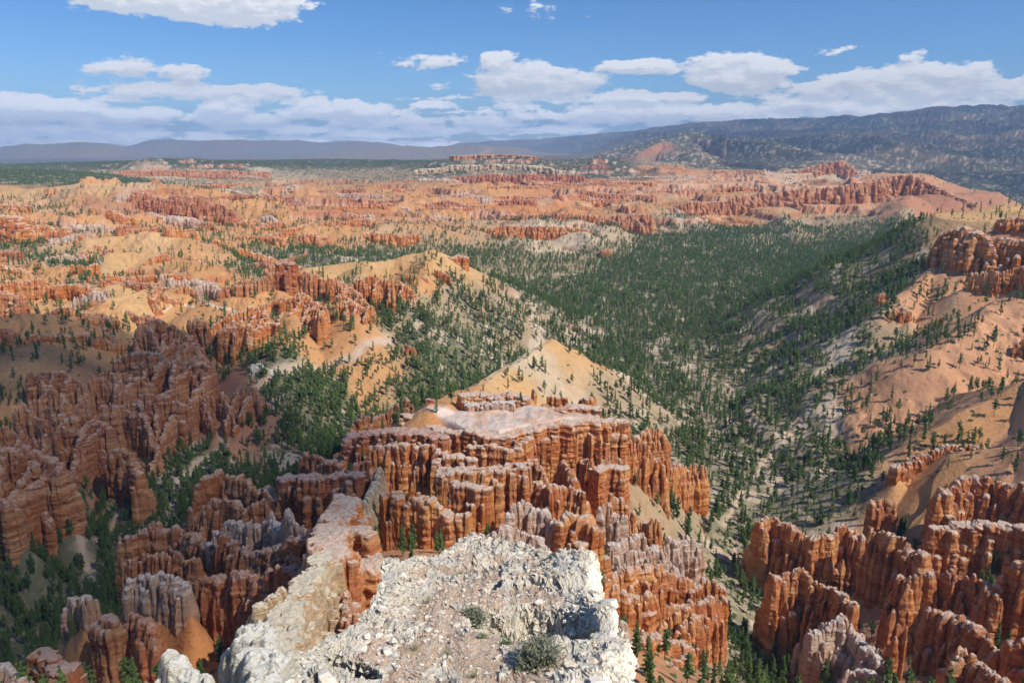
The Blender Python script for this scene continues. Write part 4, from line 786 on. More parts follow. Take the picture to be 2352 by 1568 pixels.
# steep bedrock shows red and pink bands
gq, ga = np.gradient(Z)
sx_ = ga / (np.gradient(AG, axis=1) * Y); sy_ = gq / (np.gradient(QG, axis=0) * Y)
SL = np.hypot(sx_, sy_ - sx_ * AG * 0); del gq, ga
steep = sstep(.75, 1.4, SL) * sstep(700, 1000, Y)
bandc = np.array([(.42,.15,.07),(.50,.22,.11),(.56,.34,.22),(.40,.16,.09)])
bi = (n2(X / 500, Y / 500, 81) * 3.99 + n2(Z / 14, X / 400, 82) * 1.2).astype(int) % 4
TINT = TINT * (1 - steep[..., None] * .75) + bandc[bi] * steep[..., None] * .75
fp = (FAR * sstep(.50, .64, fbm2(X / 900, Y / 900, 4, 75)) * .4)[..., None]; TINT = TINT * (1 - fp) + np.array((.36,.24,.17)) * fp
# pinkish white bleached crests in the badlands
bl = BADM * sstep(.58, .72, fbm2(X / 230, Y / 230, 3, 88)) * (1 - steep)
TINT = TINT * (1 - bl[..., None] * .4) + np.array((.62,.46,.34)) * bl[..., None] * .4
wn = np.clip(WM, 0, 1)[..., None]; TINT = TINT * (1 - wn) + np.array((.56,.42,.30)) * wn
tm = TM[..., None]; TINT = TINT * (1 - tm) + np.array((.72,.55,.40)) * tm
clr = sstep(.60, .68, fbm2(X / 26, Y / 26, 3, 93)) * sstep(.4, .6, VEG) * .8
TINT = TINT * (1 - clr[..., None]) + np.array((.60,.47,.34)) * clr[..., None]; VEG = VEG * (1 - .6 * clr)
VEG = np.clip(VEG * (1 - steep) * (1 - wn[..., 0]), 0, 1)

def ground_mat():
    k = NT('canyon_ground'); p = k.pos()
    col = k.attr('tint', 0); veg = k.attr('veg')
    # distance-independent patches: sand, litter, scree, low scrub
    a = k.noise(k.vmul(p, (.012,) * 3), 1.0, 6, .6); b = k.noise(k.vmul(p, (.11,) * 3), 1.0, 6, .65); c = k.noise(k.vmul(p, (.9,) * 3), 1.0, 5, .7)
    col = k.mix(.8, col, k.ramp(a, [(.3, (.86,.82,.80)), (.7, (1.16,1.14,1.1))]), 'MULTIPLY')
    col = k.mix(.8, col, k.ramp(b, [(.3, (.84,.83,.82)), (.7, (1.14,1.14,1.14))]), 'MULTIPLY')
    col = k.mix(.5, col, k.ramp(c, [(.3, (.78,.78,.78)), (.7, (1.2,1.2,1.2))]), 'MULTIPLY')
    # scrub and litter under the pines
    sh = k.fr(k.math('ADD', b, k.math('MULTIPLY', k.math('SUBTRACT', veg, .5), .22)), .50, .60)
    sh = k.math('MULTIPLY', sh, k.fr(veg, .15, .8))
    col = k.mix(k.math('MULTIPLY', sh, .6), col, (.10,.115,.055))
    # dark dots of distant trees and shrubs
    for s, th in ((.035, .30), (.09, .34)):
        v = k.vor(p, s); dots = k.math('SUBTRACT', 1.0, k.fr(v.outputs['Distance'], th * .75, th))
        gate = k.fr(k.math('ADD', k.math('MULTIPLY', veg, 1.3), k.math('SUBTRACT', k.noise(p, .006, 4, .6), .75)), .10, .35)
        far = k.fr(k.math('MULTIPLY', k.n('ShaderNodeCameraData').outputs['View Distance'], 1.0), 2500, 4000) if False else k.attr('far')
        col = k.mix(k.math('MULTIPLY', k.math('MULTIPLY', dots, gate), far), col, (.035,.048,.028))
    h = k.math('ADD', k.math('MULTIPLY', b, 3.0), k.math('MULTIPLY', c, .6))
    return k.bsdf(col, .95, h, 1.0, .7)
GM = ground_mat()
co = np.stack([X, Y, Z], -1).reshape(-1, 3)
jj, ii = np.meshgrid(np.arange(NQ - 1), np.arange(NA - 1), indexing='ij'); b0 = (jj * NA + ii).ravel()
quads = np.stack([b0, b0 + 1, b0 + NA + 1, b0 + NA], -1)
gme = mesh_np('ground', co, quads=quads, mat=GM, attrs={'veg': VEG.ravel(), 'far': (sstep(3000, 5000, Y) * (1 - .75 * sstep(7000, 12000, Y))).ravel()}, cols={'tint': TINT.reshape(-1, 3)})
setp(obj('ground', gme), kind='structure'); del co, quads, jj, ii, b0
print('ground', time.time() - T0)

for (nm, lab, line, H, r, sty, mk, op, D, cols) in PLAN:
    me = build_cols(nm, cols, D, MAT[mk], sty == 'flat', knob=op.get('knob', .16), neck=op.get('neck', 0.0), taper=.35 if sty != 'flat' else .2, hmax=H * 2.2)
    if me is None: print('EMPTY', lab); continue
    o = setp(obj(nm, me), label=lab, cat=nm.replace('_', ' '))
for (line, H, r, D, cols, mk) in SCATTER:
    me = build_cols('hoodoo_cluster', cols, D, MAT[mk], hmax=H * 2)
    if me: setp(obj('hoodoo_cluster', me), 'small group of eroded reddish hoodoos scattered in the far amphitheatre', 'hoodoo cluster', 'small hoodoo groups in the far amphitheatre')
print('forms', len(PLAN), NTRI, time.time() - T0)


# ------------------------------------------------------------------ pines
def leaf_mat(name, c1, c2, scale=1.0):
    k = NT(name); oi = k.n('ShaderNodeObjectInfo').outputs['Random']; p = k.pos()
    n = k.noise(p, .5 * scale, 3, .7); v = k.noise(p, .02, 3, .6)
    f = k.math('ADD', k.math('MULTIPLY', n, .5), k.math('ADD', k.math('MULTIPLY', v, .65), k.math('MULTIPLY', oi, .25)))
    col = k.ramp(f, [(.35, c1), (.85, c2)])
    return k.bsdf(col, .85, spec=.1)
NEEDLE = leaf_mat('pine_needles', (.024,.050,.018), (.085,.130,.038))
SCRUB = leaf_mat('scrub_leaves', (.045,.085,.030), (.13,.17,.07))
def bark_mat():
    k = NT('pine_bark'); p = k.pos(); return k.bsdf(k.ramp(k.noise(k.vmul(p, (4, 4, .8)), 1.0, 4), [(.3, (.07,.045,.03)), (.7, (.17,.12,.09))]), .95)
BARK = bark_mat()
def pine_arrays(rng, H, R, nb, per, bare=.22, trunk_sides=6, clump=.55, shape=.75):
    """trunk and crown of one pine: whorls of short boughs, each a few flat ragged sprays"""
    tv, tf = [], []
    lean = rng.normal(0, .012, 2) * H
    zs = [-.8, H * .3, H * .65, H * .97]
    for k, z in enumerate(zs):
        rr = .018 * H * (1 - .85 * max(z, 0) / H)
        for s in range(trunk_sides):
            a = s / trunk_sides * 6.283; tv.append((rr * math.cos(a) + lean[0] * z / H, rr * math.sin(a) + lean[1] * z / H, z))
    for k in range(len(zs) - 1):
        for s in range(trunk_sides):
            s1 = (s + 1) % trunk_sides; b = k * trunk_sides
            tf.append((b + s, b + s1, b + trunk_sides + s1, b + trunk_sides + s))
    cv, cf = [], []
    for i in range(nb):
        t = bare + (1 - bare) * (i + rng.uniform(-.3, .6)) / nb; t = min(max(t, bare), .99)
        z = H * t; u = (t - bare) / (1 - bare)
        prof = (1 - u) ** shape * (.55 + .45 * min(1, u * 5)) + .06
        Lb = R * prof * rng.uniform(.55, 1.2); a = i * 2.4 + rng.normal(0, .5)
        for j in range(per):
            f = (j + .8) / per; d = Lb * f
            cx, cy, cz = d * math.cos(a) + lean[0] * t, d * math.sin(a) + lean[1] * t, z - .10 * d + rng.normal(0, .12)
            s = clump * (.7 + .6 * rng.random()) * (.5 + .5 * prof) * H / 15
            b = len(cv); a2 = rng.uniform(0, 6.28)
            for m in range(3):
                aa = a2 + m * 2.094
                cv.append((cx + s * 1.15 * math.cos(aa), cy + s * 1.15 * math.sin(aa), cz - s * rng.uniform(.2, .6)))
            cv.append((cx, cy, cz + s * rng.uniform(.5, .95)))
            cf += [(b, b + 1, b + 3), (b + 1, b + 2, b + 3), (b + 2, b, b + 3)]
    cv.append((lean[0], lean[1], H)); b = len(cv) - 1
    for m in range(3):
        a = m * 2.094; cv.append((lean[0] + .25 * math.cos(a), lean[1] + .25 * math.sin(a), H * .9))
    cf += [(b, b + 1, b + 2), (b, b + 2, b + 3), (b, b + 3, b + 1)]
    return np.array(tv, float), np.array(tf), np.array(cv, float), np.array(cf)
rt = np.random.default_rng(3)
PROTO = []
for k in range(7):
    tv, tf, cv, cf_ = pine_arrays(rt, 15, rt.uniform(2.1, 3.0), int(rt.integers(34, 46)), 4, rt.uniform(.12, .4), 6, rt.uniform(.62, .8), (.42, .75, 1.0, .55, .85, .5, 1.1)[k])
    PROTO.append((mesh_np('trunk', tv, quads=tf, mat=BARK), mesh_np('crown', cv, tris=cf_, mat=NEEDLE, smooth=False)))

# where rock stands, nothing grows
OCC = np.zeros(Z.shape, bool)
def cell(x, y):
    return np.clip(np.searchsorted(QQ, np.log(np.maximum(y, 19))) - 1, 0, NQ - 2), np.clip(np.searchsorted(AA, x / np.maximum(y, 1)) - 1, 0, NA - 2)
for cols in [pp[9] for pp in PLAN] + [q5[4] for q5 in SCATTER]:
    for ox in (-1.2, -.6, 0, .6, 1.2):
        for oy in (-1.2, -.6, 0, .6, 1.2):
            j, i = cell(cols[0] + ox * cols[3], cols[1] + oy * cols[3]); OCC[j, i] = True
# screen height of the ground and rocks seen so far along each bearing: what stands behind a crest is hidden
HT = np.maximum.accumulate(np.where(Y > 140, (Z - CAMZ) / Y, -9), axis=0)
def cand(y0, y1, dens, rng):
    n = int(.77 * (y1 * y1 - y0 * y0) * dens)
    y = np.sqrt(rng.uniform(y0 * y0, y1 * y1, n)); x = rng.uniform(-.77, .77, n) * y
    j, i = cell(x, y)
    v = VEG[j, i]; nn = fbm2(x / 45, y / 45, 3, 201) * .6 + fbm2(x / 12, y / 12, 2, 202) * .4
    p = np.clip(v * 1.15 + (nn - .5) * 1.6 * np.clip(v * 3, 0, 1), 0, 1) ** 1.25
    ok = (rng.random(n) < p) & ~OCC[j, i] & (SL[j, i] < .8 + 1.1 * np.clip(v, 0, 1))
    x, y = x[ok], y[ok]; z = zat(x, y); j, i = cell(x, y)
    vis = (z + 16 - CAMZ) / y > HT[np.maximum(j - 2, 0), i] - .001
    uu = x / y; inf = (np.abs(uu) < .80)
    k = vis & inf
    return x[k], y[k], z[k]
TX, TY, TZ = [], [], []
for y0, y1, dn in ((150, 600, 1 / 33), (600, 1200, 1 / 40), (1200, 2400, 1 / 44), (2400, 4200, 1 / 260), (4200, 7500, 1 / 650)):
    x, y, z = cand(y0, y1, dn, rt); TX.append(x); TY.append(y); TZ.append(z); print('trees', y0, len(x))
x, y, z = cand(250, 900, 1 / 34, rt); m = (x / y < -.10) & (y > 250); TX.append(x[m]); TY.append(y[m]); TZ.append(z[m])
TX, TY, TZ = map(np.concatenate, (TX, TY, TZ))
TH_ = rt.uniform(8, 15, len(TX)) * np.where(rt.random(len(TX)) < .15, .6, 1.0)
# the largest in view become things of their own
Yc = TY * CT - (TZ - CAMZ) * ST; Vp = CV - F * ((TZ - CAMZ) * CT + TY * ST) / Yc; Up = CU + F * TX / Yc
size = TH_ / Yc * ((Up > 5) & (Up < 2347) & (Vp > 0) & (Vp < 1600)) * ~((Up > 640) & (Up < 1440) & (Vp > 1290))
# hidden behind taller rock? test against the formations as blocks
for pp in PLAN:
    c = pp[9]; top = c[2]
    for cx, cy, cz, cr in zip(c[0][::2], c[1][::2], top[::2], c[3][::2]):
        if cy > 600: continue
        m = (np.abs(TX / TY - cx / cy) < cr / cy * 1.3) & (TY > cy) & (TY < cy + 260) & ((TZ + TH_ * .6 - CAMZ) / TY < (cz - CAMZ) / cy)
        size[m] = 0
ORD = np.argsort(-size)
SOLO = ORD[:288]
HANDPINES = [ # u, v of the foot, D, height, label
 (1063,1075,372,15,'slim dark pine standing in the cleft below the plateau cliff'),
 (1391,1248,318,17,'dark narrow conifer in the gap behind the white outcrop'),
 (1225,848,648,12,'pine on the pale face of the tan pyramid hill, left of the shrubs'),
 (1184,842,650,7,'small pine low on the left crest of the tan pyramid hill'),
 (1308,822,690,12,'broad pine casting a shadow just right of the summit of the tan pyramid hill'),
 (1331,815,700,11,'slim pine a little right of the broad pine on the tan pyramid hill'),
 (1268,884,600,10,'round low pine at the middle of the tan pyramid hill'),
 (1415,1510,215,13,'dark green conifer against the right side of the white outcrop'),
 (1790,1400,300,15,'pine at the foot of the knobbly spur beside the wash'),
 (455,1500,200,10,'pine in the sandy gully left of the chalk white ridge'),
 (500,1440,235,11,'slim pine in the shaded gully below the dark red wall'),
 (2150,700,820,14,'lone dead looking pine high on the pink right slope')]
def put_pine(x, y, z, h, label, group, k, rz):
    r = bpy.data.objects.new('pine_tree', None); C.objects.link(r); r.location = (x, y, z); s = h / 15
    r.scale = (s, s, s); r.rotation_euler[2] = rz; r.empty_display_size = 2
    setp(r, label, 'pine tree', group)
    for me, nm in zip(PROTO[k], ('trunk', 'crown')): obj(nm, me, r)
for u, v, D, h, lab in HANDPINES:
    x, y, _ = P(u, v, D); put_pine(x, y, float(zat(x, y)), h, lab, None, int(rt.integers(7)), rt.uniform(0, 6))
for t in SOLO:
    u, v = Up[t], Vp[t]
    if u < 700: g, lab = 'pines in the shaded forest at lower left', 'dark pine in the shaded forest at the lower left below the fins'
    elif u > 1760 and v < 1160: g, lab = 'pines on the right hand slope', 'pine on the slope or spur between the valley and the right hand hoodoos'
    elif u < 1440 and v < 1300: g, lab = 'pines around the tan pyramid hill and the massif', 'pine rooted on the flanks of the central massif or its tan hill'
    elif v > 1300 : g, lab = 'pines by the wash at lower right', 'tall pine beside the pale wash between the central and right hoodoos'
    else: g, lab = 'pines in the near valley forest', 'pine in the open valley forest right of the central massif'
    put_pine(TX[t], TY[t], TZ[t] - .2, TH_[t], lab, g, int(rt.integers(7)), rt.uniform(0, 6))
# the rest of the forest as one mass
def merge(vs, fs, px, py, pz, h, rz):
    n = len(px); c, s = np.cos(rz), np.sin(rz); k = (h / 15)
    x = (vs[None, :, 0] * c[:, None] - vs[None, :, 1] * s[:, None]) * k[:, None] + px[:, None]
    y = (vs[None, :, 0] * s[:, None] + vs[None, :, 1] * c[:, None]) * k[:, None] + py[:, None]
    z = vs[None, :, 2] * k[:, None] + pz[:, None]
    return np.stack([x, y, z], -1).reshape(-1, 3), (fs[None] + (np.arange(n) * len(vs))[:, None, None]).reshape(-1, fs.shape[1])
rest = np.ones(len(TX), bool); rest[SOLO] = False
V_, Q_, T_, off = [], [], [], 0; mi_q, mi_t = [], []
LOD = [(0, 700, 22, 3, .85, 4), (700, 1300, 13, 2, 1.2, 3), (1300, 2400, 8, 1, 1.9, 3), (2400, 9e9, 4, 1, 2.6, 0)]
for y0, y1, nb, per, cl, ts in LOD:
    for var in range(7):
        m = rest & (TY >= y0) & (TY < y1) & (np.arange(len(TX)) % 7 == var)
        if not m.any(): continue
        tv, tf, cv, cf_ = pine_arrays(rt, 15, (2.2, 2.6, 3.2, 2.0, 2.9, 2.4, 3.4)[var], nb, per, (.15, .3, .4, .12, .45, .2, .35)[var], max(ts, 3), cl, (.8, .5, .45, 1.1, .4, .9, .6)[var])
        nn = m.sum(); rz = rt.uniform(0, 6.28, nn)
        if ts:
            a, b = merge(tv, tf, TX[m], TY[m], TZ[m], TH_[m], rz); V_.append(a); Q_.append(b + off); off += len(a)
        a, b = merge(cv, cf_, TX[m], TY[m], TZ[m] - .2, TH_[m], rz); V_.append(a); T_.append(b + off); off += len(a)
V_, Q_, T_ = np.concatenate(V_), np.concatenate(Q_), np.concatenate(T_)
fm = mesh_np('pine_forest', V_, quads=Q_, tris=T_, mat=[BARK, NEEDLE], smooth=False, midx=np.concatenate([np.zeros(len(Q_)), np.ones(len(T_))]))
setp(obj('pine_forest', fm), 'countless dark green pines covering the valley floor and thinning out over the far hills', 'forest', kind='stuff')
print('forest', len(TX), len(Q_) + len(T_), time.time() - T0)
# low scrub between the trees
bx_, by_, bz_ = cand(150, 1100, 1 / 26, rt)
sv = []; sf = []
for m in range(9):
    a = m * 2.4; d = .9 * math.sqrt(m / 9); b = len(sv); cx, cy = d * math.cos(a), d * math.sin(a)
    for q3 in range(4):
        aa = a + q3 * 1.571; sv.append((cx + .5 * math.cos(aa), cy + .5 * math.sin(aa), -.1))
    sv.append((cx, cy, .75 - .35 * d)); sf += [(b, b + 1, b + 4), (b + 1, b + 2, b + 4), (b + 2, b + 3, b + 4), (b + 3, b, b + 4)]
hh = rt.uniform(6, 26, len(bx_))
a, b = merge(np.array(sv), np.array(sf), bx_, by_, bz_, hh, rt.uniform(0, 6, len(bx_)))
setp(obj('scrub', mesh_np('scrub', a, tris=b, mat=SCRUB, smooth=False)), 'low green scrub dotting the ground between the pines', 'scrub', kind='stuff')
print('scrub', len(bx_), time.time() - T0)


# ------------------------------------------------------------------ the white outcrop at the viewer's feet
def worley(x, y, z, seed=0):
    """nearest and second nearest distance to jittered 3d cell points, plus a random number of the cell"""
    xi = np.floor(x).astype(np.int64); yi = np.floor(y).astype(np.int64); zi = np.floor(z).astype(np.int64)
    f1 = np.full(x.shape, 9.0, np.float32); f2 = f1.copy(); rid = np.zeros(x.shape, np.float32)
    for a in (-1, 0, 1):
        for b in (-1, 0, 1):
            for c in (-1, 0, 1):
                A, B, Cc = xi + a, yi + b, zi + c
                d = np.sqrt((A + _h(A, B, Cc, seed) - x) ** 2 + (B + _h(A, B, Cc, seed + 1) - y) ** 2 + (Cc + _h(A, B, Cc, seed + 2) - z) ** 2)
                n_ = d < f1
                f2 = np.where(n_, f1, np.minimum(f2, d)); rid = np.where(n_, _h(A, B, Cc, seed + 3), rid); f1 = np.where(n_, d, f1)
    return f1, f2, rid
def opt(u, v, extra=0.0):
    """plan position on the sloping top of the outcrop"""
    t = math.tan(TH + math.atan((v - CV) / F)); D = 3.35 / (t - .32) * (1 + extra); x, y, z = P(u, v, D); return (x, y, z)
OUT = [opt(*p) for p in [(700,1640),(706,1560),(712,1490),(735,1462),(790,1452),(845,1448),(862,1400),(900,1340),(928,1298),(945,1278),(1000,1280),(1050,1258),(1100,1246),(1150,1250),(1165,1275),(1180,1256),(1235,1262),(1262,1290),(1310,1296),(1352,1308),(1350,1345),(1372,1400),(1398,1440),(1428,1490),(1418,1530),(1398,1580),(1390,1640)]]
def oplane(y): return CAMZ - 5.75 - .32 * (y - 7.5)
gs = .0155
ox, oy = np.meshgrid(np.arange(-4.6, 3.6, gs), np.arange(5.2, 17.6, gs)); SH = ox.shape
wx = (fbm2(ox * 1.1, oy * 1.1, 5, 301, .6) - .5) * 1.15; wy = (fbm2(ox * 1.1, oy * 1.1, 5, 302, .6) - .5) * 1.0
dpo, _, _ = polydist(ox + wx, oy + wy, OUT + [OUT[0]])
sdo = np.where(inpoly(ox + wx, oy + wy, OUT), dpo, -dpo)
oz = oplane(oy) + (fbm2(ox * .8, oy * .8, 4, 310) - .5) * .35
# raised rocky rim, higher block at the right, a recess under it and the dark cleft at the left
def blob(u, v, rx, ry, rot=0):
    x0, y0, _ = opt(u, v); c, s_ = math.cos(rot), math.sin(rot); X1 = (ox - x0) * c + (oy - y0) * s_; Y1 = -(ox - x0) * s_ + (oy - y0) * c
    return X1 / rx, Y1 / ry
rim = np.exp(-((sdo - .15) / .35) ** 2); oz += rim * .22 * fbm2(ox * 2, oy * 2, 2, 312)
edge_n = (fbm2(ox * 2.2, oy * 2.2, 4, 315) - .5)
bx1, by1 = blob(1262, 1322, .80, .62, -.15); rb = 1.15 - np.maximum(np.abs(bx1) ** 3, np.abs(by1) ** 3) + edge_n * .9
oz += sstep(0, .42, rb) * (.20 + .14 * edge_n)
gx1, gy1 = blob(1225, 1425, .95, 1.0, -.45); rg = 1 - (gx1 ** 2 + gy1 ** 2) + edge_n * .8
oz -= sstep(0, .7, rg) * .80
gx1, gy1 = blob(1160, 1330, .16, .9, -.5); oz -= sstep(0, .7, 1 - (gx1 ** 2 + gy1 ** 2) + edge_n) * .30
gx1, gy1 = blob(1330, 1440, .30, .9, -.2); oz -= sstep(0, .8, 1 - (gx1 ** 2 + gy1 ** 2) + edge_n) * .35
gx1, gy1 = blob(800, 1522, .16, .75, .9); oz -= sstep(0, .45, 1 - (gx1 ** 2 + gy1 ** 2) + edge_n * .9) * .75
gx1, gy1 = blob(1120, 1290, .9, .35, 0); oz += sstep(0, 1, 1 - (gx1 ** 2 + gy1 ** 2) + edge_n) * .16
# the sides fall away
side = np.maximum(-sdo, 0); oz = oz - np.minimum(side * 4.2 + np.minimum(side, .12) * 4, 4.6) - sstep(0, .3, side) * .3
HF = oz.copy()
def relength(Pn, En, K):
    """resample every line of axis 0 evenly along its length"""
    seg = np.linalg.norm(np.diff(Pn, axis=0), axis=-1); cum = np.concatenate([np.zeros((1, Pn.shape[1])), np.cumsum(seg, 0)]); cum /= cum[-1:]
    tt = np.linspace(0, 1, K); out = np.empty((K, Pn.shape[1], 3)); oe = [np.empty((K, Pn.shape[1])) for _ in En]
    for c_ in range(Pn.shape[1]):
        for k_ in range(3): out[:, c_, k_] = np.interp(tt, cum[:, c_], Pn[:, c_, k_])
        for e_, o_ in zip(En, oe): o_[:, c_] = np.interp(tt, cum[:, c_], e_[:, c_])
    return out, oe
pos_o = np.stack([ox, oy, oz], -1)
jm = slice(0, SH[0]); pos_o, (sdo, edge_n) = relength(pos_o, [sdo, edge_n], 940)
pos_o, (sdo, edge_n) = relength(pos_o.transpose(1, 0, 2), [sdo.T, edge_n.T], 720)
pos_o = pos_o.transpose(1, 0, 2); sdo = sdo.T; edge_n = edge_n.T; side = np.maximum(-sdo, 0); SH = sdo.shape
du = np.gradient(pos_o, axis=1); dv = np.gradient(pos_o, axis=0); nn_ = np.cross(du, dv); nn_ /= np.linalg.norm(nn_, axis=-1, keepdims=True) + 1e-9
nn_ = np.where(nn_[..., 2:] < 0, -nn_, nn_)
steepo = 1 - nn_[..., 2]
rocky = np.clip(sstep(.85, .2, sdo + edge_n * .9) + sstep(.12, .4, steepo) + sstep(.2, .5, fbm2(pos_o[..., 0] * .9, pos_o[..., 1] * .9, 3, 330) - .35), 0, 1)
px_, py_, pz_ = pos_o[..., 0], pos_o[..., 1], pos_o[..., 2]
disp = np.zeros(SH)
for sc_, am, sd_ in ((3.0, .135, 1), (8.0, .070, 5), (19.0, .026, 9)):
    f1, f2, rid = worley(px_ * sc_, py_ * sc_, pz_ * sc_ * 1.5, sd_)
    disp += am * ((rid * .9 + .1) * sstep(.02, .22, f2 - f1) - .45) * (rocky if sc_ < 15 else (.45 + .55 * rocky))
disp *= np.where(sdo < -2.5, 0, 1)
pos_o = pos_o + nn_ * disp[..., None]
keep = (side < 1.6)
idx = np.arange(sdo.size).reshape(SH)
cellk = keep[:-1, :-1] & keep[1:, :-1] & keep[:-1, 1:] & keep[1:, 1:]
qo = np.stack([idx[:-1, :-1][cellk], idx[:-1, 1:][cellk], idx[1:, 1:][cellk], idx[1:, :-1][cellk]], -1)
used = np.unique(qo); rm_ = np.full(sdo.size, -1); rm_[used] = np.arange(len(used))
def outcrop_mat():
    k = NT('limestone_outcrop'); p = k.pos(); rk = k.attr('rocky')
    n1 = k.noise(k.vmul(p, (1.3,) * 3), 1.0, 5, .6); n2_ = k.noise(k.vmul(p, (11,) * 3), 1.0, 5, .7); n3_ = k.noise(k.vmul(p, (60,) * 3), 1.0, 3, .6)
    dirt = k.ramp(n2_, [(.35, (.60,.38,.23)), (.65, (.72,.56,.40))]); rock = k.ramp(n2_, [(.3, (.64,.55,.41)), (.7, (.84,.77,.62))])
    v = k.vor(p, 34); peb = k.math('SUBTRACT', 1.0, k.fr(v.outputs['Distance'], .25, .42))
    cellc = k.n('ShaderNodeSeparateColor'); k.l(v.outputs['Color'], cellc.inputs[0])
    pc_ = k.ramp(cellc.outputs[0], [(0, (.66,.48,.34)), (.5, (.80,.73,.60)), (1, (.70,.60,.47))])
    dirt = k.mix(k.math('MULTIPLY', peb, .8), dirt, pc_)
    col = k.mix(k.fr(k.math('ADD', rk, k.math('MULTIPLY', k.math('SUBTRACT', n1, .5), 1.2)), .25, .6), dirt, rock)
    col = k.mix(k.math('MULTIPLY', k.fr(n1, .5, .7), .35), col, (.56,.40,.24))
    h = k.math('ADD', k.math('MULTIPLY', n2_, 1.0), k.math('ADD', k.math('MULTIPLY', n3_, .25), k.math('MULTIPLY', peb, .25)))
    return k.bsdf(col, .95, h, .05, .9)
OM = outcrop_mat()
om = mesh_np('rock_outcrop', pos_o.reshape(-1, 3)[used], quads=rm_[qo], mat=OM, smooth=False, attrs={'rocky': rocky.ravel()[used]})
setp(obj('rock_outcrop', om), 'crumbly white limestone outcrop jutting into the bottom centre of the view', 'rock outcrop')
HZ = np.full((700, 520), -1e9); HS = np.full((700, 520), -9.0)       # highest point of the finished rock per small cell
ci = np.clip(((pos_o[..., 0] + 4.6) / .0165).astype(int), 0, 519); cj = np.clip(((pos_o[..., 1] - 5.2) / .0180).astype(int), 0, 699)
np.maximum.at(HZ, (cj.ravel(), ci.ravel()), pos_o[..., 2].ravel()); np.maximum.at(HS, (cj.ravel(), ci.ravel()), sdo.ravel())
for _ in range(3):
    mz = HZ < 0
    for sh_ in ((0, 1), (0, -1), (1, 1), (1, -1)):
        r1 = np.roll(HZ, sh_[1], sh_[0]); r2 = np.roll(HS, sh_[1], sh_[0]); u_ = mz & (r1 > 0) & (HZ < 0); HZ[u_] = r1[u_]; HS[u_] = r2[u_]
def ztop(x, y):
    fi = np.clip((np.asarray(x) + 4.6) / .0165, 0, 519).astype(int); fj = np.clip((np.asarray(y) - 5.2) / .0180, 0, 699).astype(int)
    return HZ[fj, fi], HS[fj, fi]
# pebbles and rubble
ro = np.random.default_rng(77)
def stone(rng, n=10):
    bm = __import__('bmesh').new(); bmesh = __import__('bmesh')
    for _ in range(n):
        v = rng.normal(size=3); v /= np.linalg.norm(v); v *= rng.uniform(.75, 1.1); bm.verts.new((v[0], v[1] * .8, v[2] * .6))
    r = bmesh.ops.convex_hull(bm, input=list(bm.verts)); bmesh.ops.triangulate(bm, faces=bm.faces)
    bm.verts.ensure_lookup_table(); bad = [v for v in bm.verts if not v.link_faces]; bmesh.ops.delete(bm, geom=bad, context='VERTS')
    bm.verts.index_update(); vs = np.array([v.co[:] for v in bm.verts]); fs = np.array([[v.index for v in f.verts] for f in bm.faces]); bm.free(); return vs, fs
n = 9000; sx_o = ro.uniform(-4, 3.2, n); sy_o = ro.uniform(6.2, 16, n); zt_, sd_o = ztop(sx_o, sy_o)
m = (sd_o > .02) & (ro.random(n) < np.clip(.25 + fbm2(sx_o * 1.5, sy_o * 1.5, 3, 401), 0, 1)); sx_o, sy_o, zt_ = sx_o[m], sy_o[m], zt_[m]
sz = np.clip(ro.lognormal(math.log(.018), .55, len(sx_o)), .008, .09)
V2, T2, off = [], [], 0
for var in range(6):
    vs, fs = stone(ro); mm = np.arange(len(sx_o)) % 6 == var
    a, b = merge(vs * 15, fs, sx_o[mm], sy_o[mm], zt_[mm] + sz[mm] * .15, sz[mm], ro.uniform(0, 6.28, mm.sum())); V2.append(a); T2.append(b + off); off += len(a)
PEB = (lambda k: k.bsdf(k.ramp(k.noise(k.vmul(k.pos(), (7, 7, 7)), 1.0, 4, .7), [(.35, (.62,.46,.33)), (.5, (.76,.68,.54)), (.7, (.82,.77,.66))]), .95, k.noise(k.vmul(k.pos(), (45,) * 3), 1.0, 4), .02, .8))(NT('pale_stone'))
setp(obj('gravel', mesh_np('gravel', np.concatenate(V2), tris=np.concatenate(T2), mat=PEB, smooth=False)), 'loose pale pebbles and chips strewn over the outcrop', 'gravel', kind='stuff')
SM = []
for k in range(7):
    vs, fs = stone(ro, 22); SM.append(mesh_np('limestone_block', vs, tris=fs, mat=PEB, smooth=False))
cnt = 0
while cnt < 90:
    x, y = ro.uniform(-4, 3), ro.uniform(6.5, 15.5); z, s_ = ztop(x, y); s_ = float(s_)
    if not (.03 < s_ < .9) and ro.random() > .08: continue
    if s_ < .03: continue
    o = obj('limestone_block', SM[cnt % 7], loc=(x, y, float(z) + .01)); r = ro.uniform(.045, .13) * (1.3 if s_ < .35 else .8)
    o.scale = (r, r * ro.uniform(.7, 1), r * ro.uniform(.6, 1)); o.rotation_euler = tuple(ro.uniform(-.5, .5, 2)) + (ro.uniform(0, 6),)
    setp(o, 'chunky white limestone block lying loose on the outcrop', 'rock', 'loose limestone blocks on the outcrop'); cnt += 1
